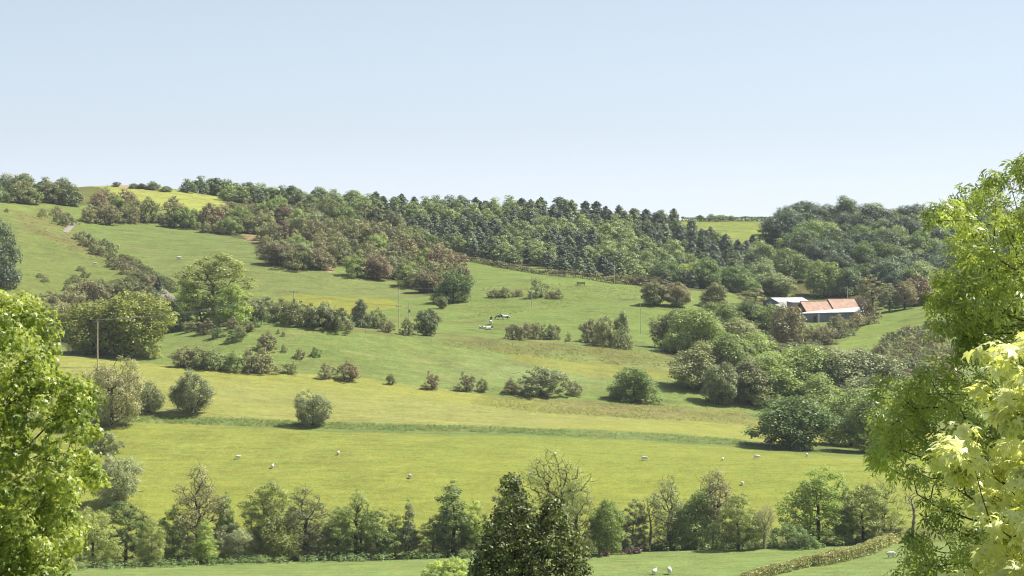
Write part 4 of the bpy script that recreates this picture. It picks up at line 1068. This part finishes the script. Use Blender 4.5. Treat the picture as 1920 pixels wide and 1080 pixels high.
def gable_house(name, label, o, u, v, Ln, D, z_e, z_r, wall, roof, roof_part='roof', over=.35, base_drop=2.5, gable_mat=None, chimney=False, door=None):
    """o: near left corner on the ground, u along the ridge, v across"""
    e = new_obj(name, None, None, o); tag(e, label, 'building' if 'shed' not in name else 'shed')
    bm = bmesh.new()
    c = [Vector((0, 0, 0)), u * Ln, u * Ln + v * D, v * D]
    lo = [bm.verts.new(p - Zv * base_drop) for p in c]; hi = [bm.verts.new(p + Zv * z_e) for p in c]
    r0 = bm.verts.new(v * D / 2 + Zv * z_r); r1 = bm.verts.new(u * Ln + v * D / 2 + Zv * z_r)
    bm.faces.new(lo[::-1])
    bm.faces.new([lo[0], lo[1], hi[1], hi[0]]); bm.faces.new([lo[1], lo[2], hi[2], r1, hi[1]]); bm.faces.new([lo[2], lo[3], hi[3], hi[2]]); bm.faces.new([lo[3], lo[0], hi[0], r0, hi[3]])
    bm.faces.new([hi[0], hi[1], r1, r0]); bm.faces.new([r0, r1, hi[2], hi[3]])
    bmesh.ops.recalc_face_normals(bm, faces=bm.faces[:])
    bm_obj('wall', bm, [M[wall]], e)
    bm = bmesh.new(); sl = (z_r - z_e) / (D / 2); th = .18
    for s in (0, 1):
        a0 = -over if s == 0 else D + over; za = z_e - over * sl + .2
        pts = [v * a0 + u * -over + Zv * za, v * a0 + u * (Ln + over) + Zv * za, v * D / 2 + u * (Ln + over) + Zv * (z_r + .2), v * D / 2 - u * over + Zv * (z_r + .2)]
        slab(bm, pts, th)
    bmesh.ops.recalc_face_normals(bm, faces=bm.faces[:])
    rf = bm_obj(roof_part, bm, [M[roof]], e)
    bm = bmesh.new(); slab(bm, [v * (D / 2 - .15) - u * over + Zv * (z_r + .32), v * (D / 2 - .15) + u * (Ln + over) + Zv * (z_r + .32), v * (D / 2 + .15) + u * (Ln + over) + Zv * (z_r + .32), v * (D / 2 + .15) - u * over + Zv * (z_r + .32)], .16)
    bm_obj('ridge', bm, [M[roof]], rf)
    if door:
        bm = bmesh.new(); a, b, hh = door
        solid(bm, [v * a - u * .06, v * b - u * .06, v * b + u * .03, v * a + u * .03], 0, [hh] * 4); bmesh.ops.recalc_face_normals(bm, faces=bm.faces[:])
        bm_obj('door', bm, [M['doorwood']], e)
    return e
def zat(py, y): return -(py - HZ) * y / F
o1 = P(1513, 611, 955)
gable_house('long_barn', 'long old barn with an orange-red tiled roof and brown gable', o1, U, Vv, 11.5, 8.0, zat(584, 955) - o1.z, zat(566, 959) - o1.z, 'brick', 'pantile', door=(2.6, 5.2, 3.6))
o2 = o1 + U * 11.7
gable_house('taller_barn', 'taller continuation of the barn with a darker red tiled roof', o2, U, Vv, 10.5, 8.4, zat(584, 955) - o1.z + .45, zat(566, 959) - o1.z + .75, 'brick', 'pantile')
o3 = o1 + U * 22.5 - Vv * 1.0
gable_house('cross_wing', 'pale stone cross wing closing the right end of the barns', o3 + U * 4.2, Vv, -U, 9.5, 4.0, zat(584, 955) - o1.z + .4, zat(566, 959) - o1.z + .5, 'stone', 'stone')
# broad lean-to in front with a white roof
e = new_obj('lean_to_shed', None, None, P(1502, 611, 948)); tag(e, 'blue-grey clad shed with a broad white roof in front of the red barn', 'shed')
b0 = e.location
fl, fr = P(1502, 590, 948), P(1618, 586, 952); il = o1 + U * .3; ir = o1 + U * 22.3
fl.z = zat(588, 948); fr.z = zat(584.5, 952)
bm = bmesh.new(); foot = [Vector((q.x, q.y, 0)) for q in (fl, fr, ir - Vv * .25, il - Vv * .25)]
tz = [fl.z - .25, fr.z - .25, zat(575, 970) - .25, zat(585, 954) - .15]
solid(bm, [p - Vector((b0.x, b0.y, 0)) for p in foot], -2.5, [t - b0.z for t in tz]); bmesh.ops.recalc_face_normals(bm, faces=bm.faces[:])
bm_obj('wall', bm, [M['slateblue']], e)
bm = bmesh.new(); rp = [fl + Vector((-.9, -.6, .05)), fr + Vector((.6, -.6, .05)), Vector((ir.x, ir.y, tz[2] + .3)), Vector((il.x - .6, il.y, tz[3] + .2))]
slab(bm, [p - b0 for p in rp], .16); bmesh.ops.recalc_face_normals(bm, faces=bm.faces[:]); bm_obj('roof', bm, [M['whiteroof']], e)
for k, (a, b, mt, z1, nm) in enumerate([(1526, 1531, 'doorwood', 3.4, 'door'), (1534, 1536.5, 'whitepaint', 4.1, 'door_post')]):
    y = 947.7; bm = bmesh.new(); pa, pb_ = P(a, 600, y), P(b, 600, y)
    solid(bm, [Vector((pa.x - b0.x, -.35, 0)), Vector((pb_.x - b0.x, -.35, 0)), Vector((pb_.x - b0.x, .1, 0)), Vector((pa.x - b0.x, .1, 0))], -.3, [z1] * 4); bmesh.ops.recalc_face_normals(bm, faces=bm.faces[:])
    bm_obj(nm, bm, [M[mt]], e)
bm = bmesh.new()
for k in range(40):
    x = (fr.x - fl.x) * k / 39
    box_bm(bm, (x, -.06 + (fr.y - fl.y) * k / 39, 2.0), (.07, .07, 4.2))
bm_obj('cladding_rib', bm, [M['slateblue']], e)
# white-roofed shed behind to the left
o4 = P(1461, 592, 985)
gable_house('white_shed', 'low shed with a white roof and blue-grey gable left of the red barn', o4, U, Vv, 13.2, 11.5, zat(567.5, 985) - o4.z, zat(560, 990) - o4.z + .2, 'slateblue', 'whiteroof')
o5 = P(1466, 596, 972)
e = new_obj('open_shed', None, None, o5); tag(e, 'small dark shed with sloping grey roof between white shed and red barn', 'shed')
bm = bmesh.new(); solid(bm, [Vector((0, 0, 0)), U * 4, U * 4 + Vv * 4, Vv * 4], -2.5, [zat(579, 972) - o5.z, zat(575, 972) - o5.z, zat(572, 972) - o5.z, zat(574, 972) - o5.z]); bmesh.ops.recalc_face_normals(bm, faces=bm.faces[:])
bm_obj('wall', bm, [M['slateblue']], e)
bm = bmesh.new(); za = zat(578.5, 972) - o5.z + .25; slab(bm, [-U * .4 - Vv * .5 + Zv * za, U * 4.3 - Vv * .5 + Zv * (za + .8), U * 4.3 + Vv * 4.2 + Zv * (za + 1.9), -U * .4 + Vv * 4.2 + Zv * (za + 1.2)], .15); bmesh.ops.recalc_face_normals(bm, faces=bm.faces[:])
bm_obj('roof', bm, [M['concrete']], e)
o6 = P(1486, 594, 966)
e = new_obj('pale_outbuilding', None, None, o6); tag(e, 'narrow pale walled outbuilding against the left gable of the red barn', 'shed')
bm = bmesh.new(); solid(bm, [Vector((0, 0, 0)), U * 2.6, U * 2.6 + Vv * 4, Vv * 4], -2.5, [zat(568, 966) - o6.z] * 2 + [zat(566, 966) - o6.z] * 2); bmesh.ops.recalc_face_normals(bm, faces=bm.faces[:]); bm_obj('wall', bm, [M['concrete']], e)
bm = bmesh.new(); za = zat(568, 966) - o6.z + .22; slab(bm, [-U * .3 - Vv * .3 + Zv * za, U * 2.9 - Vv * .3 + Zv * za, U * 2.9 + Vv * 4.3 + Zv * (za + .4), -U * .3 + Vv * 4.3 + Zv * (za + .4)], .12); bmesh.ops.recalc_face_normals(bm, faces=bm.faces[:]); bm_obj('roof', bm, [M['whiteroof']], e)
o7 = ground(1738, 570, 850); o7.z -= .3
gable_house('cottage', 'pinkish tiled cottage end half hidden behind the near tree and the bank trees', o7, U, Vv, 7.5, 6, 2.6, 5.2, 'stone', 'pantile')

# ------------------------------------------------------------------ animals (one continuous skinned body each)
def skin_obj(name, verts, edges, radii, mats, parent=None, loc=(0, 0, 0), rz=0, sc=(1, 1, 1), root=0, sub=2):
    me = bpy.data.meshes.new(name); bm = bmesh.new()
    lay = bm.verts.layers.skin.verify()
    vs = [bm.verts.new(v) for v in verts]
    for a, b in edges: bm.edges.new((vs[a], vs[b]))
    for i, v in enumerate(vs):
        r = radii[i]; v[lay].radius = (r, r) if not isinstance(r, tuple) else r
        v[lay].use_root = (i == root)
    bm.to_mesh(me); bm.free()
    for m in mats: me.materials.append(m)
    o = new_obj(name, me, parent, loc, rz, sc)
    md = o.modifiers.new('skin', 'SKIN'); md.use_smooth_shade = True
    md2 = o.modifiers.new('subsurf', 'SUBSURF'); md2.levels = sub; md2.render_levels = sub
    return o
def cowhide():
    m, nt, out = mat_new('cow_hide')
    tc = nt.nodes.new('ShaderNodeTexCoord'); oi = nt.nodes.new('ShaderNodeObjectInfo')
    n = nt.nodes.new('ShaderNodeTexNoise'); n.noise_dimensions = '4D'; n.inputs['Scale'].default_value = 1.15; n.inputs['Detail'].default_value = 1.5
    nt.links.new(tc.outputs['Object'], n.inputs['Vector']); nt.links.new(math_node(nt, 'MULTIPLY', oi.outputs['Random'], 20.0), n.inputs['W'])
    c = mixrgb(nt, (0.6, 0.58, 0.5), (0.012, 0.011, 0.012), ramp01(nt, n.outputs[0], .53, .56))
    pb = nt.nodes.new('ShaderNodeBsdfPrincipled'); nt.links.new(c, pb.inputs['Base Color']); pb.inputs['Roughness'].default_value = .6
    nt.links.new(pb.outputs[0], out.inputs[0]); return m
M['cow'] = cowhide()
M['cowdark'] = plain_mat('cow_black', (28, 26, 30), (44, 40, 44), 3, k=.8)
M['fleece'] = plain_mat('fleece', (226, 222, 204), (248, 246, 234), 6, k=.7, rough=.95, bump=.8)
M['sheepface'] = plain_mat('sheep_face', (190, 182, 168), (214, 206, 190), 6, k=.6)
M['sheepblack'] = plain_mat('sheep_black_face', (40, 38, 38), (60, 56, 54), 6, k=.6)
def cow_grazing(name, mats):
    #      0 rump        1 hip          2 barrel        3 chest       4 withers     5 neck         6 poll          7 muzzle
    v = [(-.95, 0, 1.22), (-.7, 0, 1.12), (0, 0, .98), (.55, 0, 1.02), (.85, 0, 1.12), (1.2, 0, .8), (1.42, 0, .45), (1.6, 0, .12),
         (-.72, .22, .85), (-.86, .24, .5), (-.76, .24, .04), (-.72, -.22, .85), (-.82, -.24, .5), (-.7, -.24, .04),
         (.62, .2, .75), (.62, .22, .4), (.62, .22, .04), (.62, -.2, .75), (.7, -.22, .4), (.72, -.22, .04),
         (-1.06, 0, 1.1), (-1.1, 0, .6), (1.38, .18, .5), (1.38, -.18, .5)]
    e = [(1, 0), (1, 2), (2, 3), (3, 4), (4, 5), (5, 6), (6, 7), (1, 8), (8, 9), (9, 10), (1, 11), (11, 12), (12, 13), (3, 14), (14, 15), (15, 16), (3, 17), (17, 18), (18, 19), (0, 20), (20, 21), (6, 22), (6, 23)]
    r = [.2, (.34, .38), (.42, .48), (.36, .42), .26, .17, .15, .1, .17, .09, .07, .17, .09, .07, .13, .08, .07, .13, .08, .07, .05, .04, .05, .05]
    return skin_obj(name, v, e, r, mats, root=1)
def cow_lying(name, mats):
    v = [(-.95, 0, .62), (-.7, 0, .55), (0, 0, .46), (.55, 0, .5), (.85, 0, .62), (1.15, 0, .88), (1.35, 0, .98), (1.62, 0, .86),
         (-.6, .42, .3), (-.2, .55, .14), (-.6, .6, .1), (-.6, -.42, .3), (-.2, -.55, .14), (-.6, -.6, .1),
         (.6, .3, .25), (.95, .36, .12), (.68, .42, .08), (.6, -.3, .25), (.95, -.36, .12), (.68, -.42, .08),
         (-1.05, 0, .5), (-1.1, .15, .1), (1.3, .2, 1.04), (1.3, -.2, 1.04)]
    e = [(1, 0), (1, 2), (2, 3), (3, 4), (4, 5), (5, 6), (6, 7), (1, 8), (8, 9), (9, 10), (1, 11), (11, 12), (12, 13), (3, 14), (14, 15), (15, 16), (3, 17), (17, 18), (18, 19), (0, 20), (20, 21), (6, 22), (6, 23)]
    r = [.22, (.36, .38), (.42, .44), (.36, .4), .26, .17, .15, .1, .2, .1, .07, .2, .1, .07, .13, .08, .06, .13, .08, .06, .05, .04, .05, .05]
    return skin_obj(name, v, e, r, mats, root=1)
G_C = 'cows resting and grazing in the upper pasture'
def place(o, px, py, rz, sc, ymin=560):
    g = ground(px, py, ymin); o.location = g; o.rotation_euler = (0, 0, rz); o.scale = (sc,) * 3
c = cow_grazing('cow', [M['cow']]); place(c, 938, 599, R(170), 1.15); tag(c, 'black and white cow grazing with its dark head down to the left', 'cow', G_C)
c2 = c.copy(); COL.objects.link(c2); place(c2, 948, 600, R(20), 1.1); tag(c2, 'whitest cow, standing at the right end of the cow group', 'cow', G_C)
c3 = c.copy(); COL.objects.link(c3); place(c3, 920, 609, R(75), 1.05); tag(c3, 'white cow with black spots seen end on, between the grazing and the lying cow', 'cow', G_C)
c4 = cow_grazing('calf', [M['cowdark']]); place(c4, 921, 600, R(100), .75); tag(c4, 'small black calf behind the white spotted cow', 'calf', G_C)
c5 = cow_lying('cow', [M['cow']]); place(c5, 916, 618, R(8), 1.15); tag(c5, 'black and white cow lying down at the front of the group', 'cow', G_C)
c6 = c5.copy(); COL.objects.link(c6); place(c6, 904, 616, R(200), 1.0); tag(c6, 'mostly white cow lying at the left end of the cow group', 'cow', G_C)

def sheep_proto(name, face, grazing):
    v = [(-.5, 0, .62), (-.25, 0, .6), (.15, 0, .6), (.42, 0, .64), (.56, 0, .66)]
    e = [(0, 1), (1, 2), (2, 3), (3, 4)]; r = [.17, (.27, .27), (.29, .29), (.23, .24), .13]
    hd = [(.68, 0, .5), (.78, 0, .26), (.86, 0, .1)] if grazing else [(.66, 0, .8), (.74, 0, .95), (.92, 0, .9)]
    v += hd; e += [(4, 5), (5, 6), (6, 7)]; r += [.1, .085, .055]
    for x, y in ((-.3, .13), (-.3, -.13), (.32, .12), (.32, -.12)):
        i = len(v); v += [(x, y, .34), (x + .02, y, .03)]; e += [(1 if x < 0 else 3, i), (i, i + 1)]; r += [.07, .035]
    i = len(v); v += [(-.62, 0, .45)]; e += [(0, i)]; r += [.05]
    return skin_obj(name, v, e, r, [M['fleece']], root=2)
G_S = 'white sheep scattered over the fields'
s0 = sheep_proto('sheep', None, True); s1 = sheep_proto('sheep', None, False); used = {0: False, 1: False}
sheep = [
 (447, 861, 1.0, 190, 0, 'leftmost white sheep of the meadow, smallest speck beyond the stream trees'),
 (511, 878, 1.0, 80, 1, 'white sheep second from the left, above the tall dense olive tree'),
 (634, 853, 1.0, 85, 0, 'white sheep standing highest in the left half of the flowery meadow'),
 (769, 898, 1.05, 120, 0, 'white sheep alone in the centre of the meadow, nearest the stream trees there'),
 (1041, 854, .8, 60, 0, 'white sheep just over the top of the tallest open-crowned tree'),
 (1024, 886, .9, 100, 1, 'white sheep seen through the middle of the open bare crown'),
 (995, 892, .9, 170, 0, 'white sheep seen through the left edge of the open bare crown'),
 (1208, 864, 1.15, 350, 0, 'long white sheep walking right of the tallest open-crowned tree'),
 (1355, 864, .8, 80, 0, 'small white sheep left of the one grazing sideways, right part of the meadow'),
 (1420, 861, 1.1, 185, 0, 'white sheep grazing sideways below the shade of the dense dome tree'),
 (1513, 857, .95, 95, 0, 'rightmost white sheep of the flowery meadow, close to the valley wood'),
 (1392, 910, .9, 90, 0, 'white sheep with dark side just above the olive tree of the right clump'),
 (1227, 1078, 1.15, 60, 1, 'left one of the two sheep at the bottom edge of the near pasture'),
 (1255, 1077, 1.4, 90, 0, 'right, bigger one of the two sheep at the bottom edge of the near pasture'),
 (1670, 1046, 1.35, 10, 0, 'white sheep right of the trimmed hedge beside the near tree'),
 (178, 497, 1.2, 0, 0, 'lone white sheep on the left hillside'),
 (335, 487, 1.5, 10, 0, 'lone pale sheep in the green field between the two hill slopes'),
]
for px, py, sc, rz, k, lab in sheep:
    src = s1 if k else s0
    if used[k]: o = src.copy(); COL.objects.link(o)
    else: o = src; used[k] = True
    place(o, px, py, R(rz), sc * 1.0, 420 if py > 1000 else 540); tag(o, lab, 'sheep', G_S)

# ------------------------------------------------------------------ near trees
def near_tree(name, label, outline, y0, depth, spacing, crad, per, size, tmpl, mat, trunk_px, top_py, seed, holes=(), bark='bark', frame=(0, 1920), thin=0.45, squash=.8, up=.35, droop=.2, r_tip=.006, layers=2.6, trunk_r=None, cat='tree', shell=.3, ins=0.4):
    """a whole tree: its crown outline seen here in photo pixels at distance y0, clumps through its full depth"""
    rng = np.random.default_rng(seed)
    xs = [p[0] for p in outline]; ys = [p[1] for p in outline]
    cx = (min(xs) + max(xs)) / 2; rx = (max(xs) - min(xs)) / 2; cy = (min(ys) + max(ys)) / 2; ry = (max(ys) - min(ys)) / 2
    cand = []
    n = int((max(xs) - min(xs)) * (max(ys) - min(ys)) / spacing ** 2 * layers)
    px = rng.uniform(min(xs), max(xs), n); py = rng.uniform(min(ys), max(ys), n)
    ok = inpoly(px, py, outline)
    for hx, hy, hr in holes: ok &= ((px - hx) ** 2 + (py - hy) ** 2) > hr ** 2
    inset = crad * ins * F / y0
    for i in range(len(outline)):
        ax_, ay_ = outline[i]; bx_, by_ = outline[(i + 1) % len(outline)]
        L2 = (bx_ - ax_) ** 2 + (by_ - ay_) ** 2
        t_ = np.clip(((px - ax_) * (bx_ - ax_) + (py - ay_) * (by_ - ay_)) / L2, 0, 1)
        ok &= np.hypot(px - ax_ - t_ * (bx_ - ax_), py - ay_ - t_ * (by_ - ay_)) > inset
    off = (px < frame[0] - 120) | (px > frame[1] + 120) | (py > 1200)
    ok &= ~off | (rng.random(n) < thin)
    px, py = px[ok], py[ok]
    q = np.sqrt(np.clip(1 - ((px - cx) / rx / 1.05) ** 2, .04, 1)) 
    dy = rng.uniform(-1, 1, len(px)); dy = np.sign(dy) * np.abs(dy) ** .8 * depth * q
    y = y0 + dy
    cen = np.stack([(px - 960) * y0 / F, y, -(py - HZ) * y0 / F], -1)
    base_x = (trunk_px - 960) * y0 / F; base = np.array([base_x, y0, float(height(base_x, y0))])
    cen -= base
    rad = crad * rng.uniform(.6, 1.2, len(cen))
    V, Fc = leaf_cloud(rng, cen, rad, (per * (rad / crad) ** 2).astype(int) + 3, size, tmpl, squash, up, shell, droop)
    ztop = -(top_py - HZ) * y0 / F - base[2]
    ts = np.linspace(0, 1, 12)[:, None]
    ax = np.array([0, 0, -.4]) * (1 - ts) + np.array([0, 0, ztop]) * ts + np.cumsum(rng.normal(size=(12, 3)) * .06 * np.array([1, 1, 0]), 0)
    segs = skeleton(rng, ax, cen, r_tip, 0.5, wob=.06)
    TV, TF = tubes(segs, 6)
    e = new_obj(name, None, None, base); tag(e, label, cat)
    new_obj('crown', mesh_np(name + '_crown', V, [Fc], [M[mat]]), e)
    new_obj('trunk', mesh_np(name + '_trunk', TV, [TF], [M[bark]], smooth=True), e)
    return len(V)
near_tree('sycamore_tree', 'big near yellow-green leafy tree filling the left edge of the picture',
  [(-420,1500),(-500,1100),(-450,760),(-320,590),(-150,530),(-20,530),(16,536),(34,556),(76,580),(84,620),(96,662),(150,680),(182,702),(190,745),(176,790),(196,830),(178,880),(205,915),(165,935),(150,985),(196,975),(190,1010),(140,1052),(120,1090),(160,1200),(120,1350),(-50,1480),(-250,1540)],
  45, 2.2, 36, .28, 88, .11, T_MAPLE, 'sycamore', -200, 640, 5, holes=[(80,830,30),(112,846,22),(50,800,16)], r_tip=.0055, layers=3.5, droop=.1)
near_tree('ash_tree', 'big near green ash tree with narrow leaflets filling the right edge of the picture',
  [(1830,318),(1838,300),(1880,306),(1920,290),(2030,290),(2110,380),(2170,600),(2170,900),(2140,1250),(2080,1420),(1900,1400),(1740,1300),(1700,1180),(1690,1080),(1705,1010),(1735,960),(1720,925),(1648,905),(1636,872),(1608,856),(1640,800),(1650,740),(1668,700),(1700,672),(1735,682),(1790,655),(1744,612),(1740,560),(1770,530),(1765,500),(1740,470),(1738,440),(1752,398),(1790,375),(1815,362),(1808,335)],
  36, 1.7, 30, .20, 24, .15, T_ASH, 'ash', 2000, 430, 6, holes=[(1762,660,20),(1850,915,30),(1790,940,26),(1740,600,10),(1780,500,18),(1815,700,16),(1900,350,14)], r_tip=.0048, layers=1.8, droop=.5, thin=.4)
near_tree('maple_tree', 'nearest maple with pale yellow lobed leaves at the lower right corner',
  [(1930,628),(1900,636),(1860,642),(1818,660),(1826,700),(1858,730),(1850,770),(1868,790),(1850,815),(1812,812),(1760,836),(1746,866),(1786,880),(1800,905),(1850,925),(1842,955),(1832,972),(1870,1000),(1880,1020),(1838,1042),(1850,1075),(1800,1120),(1820,1250),(1900,1500),(2050,1500),(2150,1200),(2130,850),(2080,700),(2000,640)],
  19, 0.9, 40, .15, 24, .125, T_MAPLE, 'maple', 2060, 760, 7, holes=[(1878,860,18),(1905,1000,20)], r_tip=.0035, layers=2.5, droop=.55, up=1.1, squash=.6, thin=.3, ins=.1)
near_tree('holly_tree', 'big dark glossy-leaved evergreen rising from the bottom edge of the picture',
  [(932,936),(940,896),(962,884),(986,900),(994,940),(1010,968),(1024,934),(1054,934),(1062,975),(1078,996),(1094,1032),(1108,1060),(1112,1100),(1130,1250),(1150,1500),(1100,1680),(900,1680),(860,1500),(868,1250),(876,1090),(880,1056),(904,1016),(900,980),(926,964)],
  120, 2.4, 17, .42, 60, .16, T_LEAF, 'holly', 985, 1030, 8, bark='bark_dark', layers=3.2, r_tip=.014, thin=.6, shell=.5)

# ------------------------------------------------------------------ air
def haze():
    m, nt, out = mat_new('haze_air')
    pv = nt.nodes.new('ShaderNodeVolumePrincipled')
    pv.inputs['Color'].default_value = (0.86, 0.91, 1.0, 1); pv.inputs['Density'].default_value = 0.000045
    pv.inputs['Anisotropy'].default_value = 0.2
    nt.links.new(pv.outputs[0], out.inputs['Volume'])
    return m
HAZE = True
if HAZE:
    bm = bmesh.new(); box_bm(bm, (0, 0, 0), (2, 2, 2))
    hz = bm_obj('haze', bm, [haze()]); tag(hz, 'thin pale air over the whole valley', 'haze', kind='stuff')
    hz.scale = (30000, 24000, 110); hz.location = (0, 0, -80)
print('woods', n1, n2, 'objects', len(bpy.data.objects))
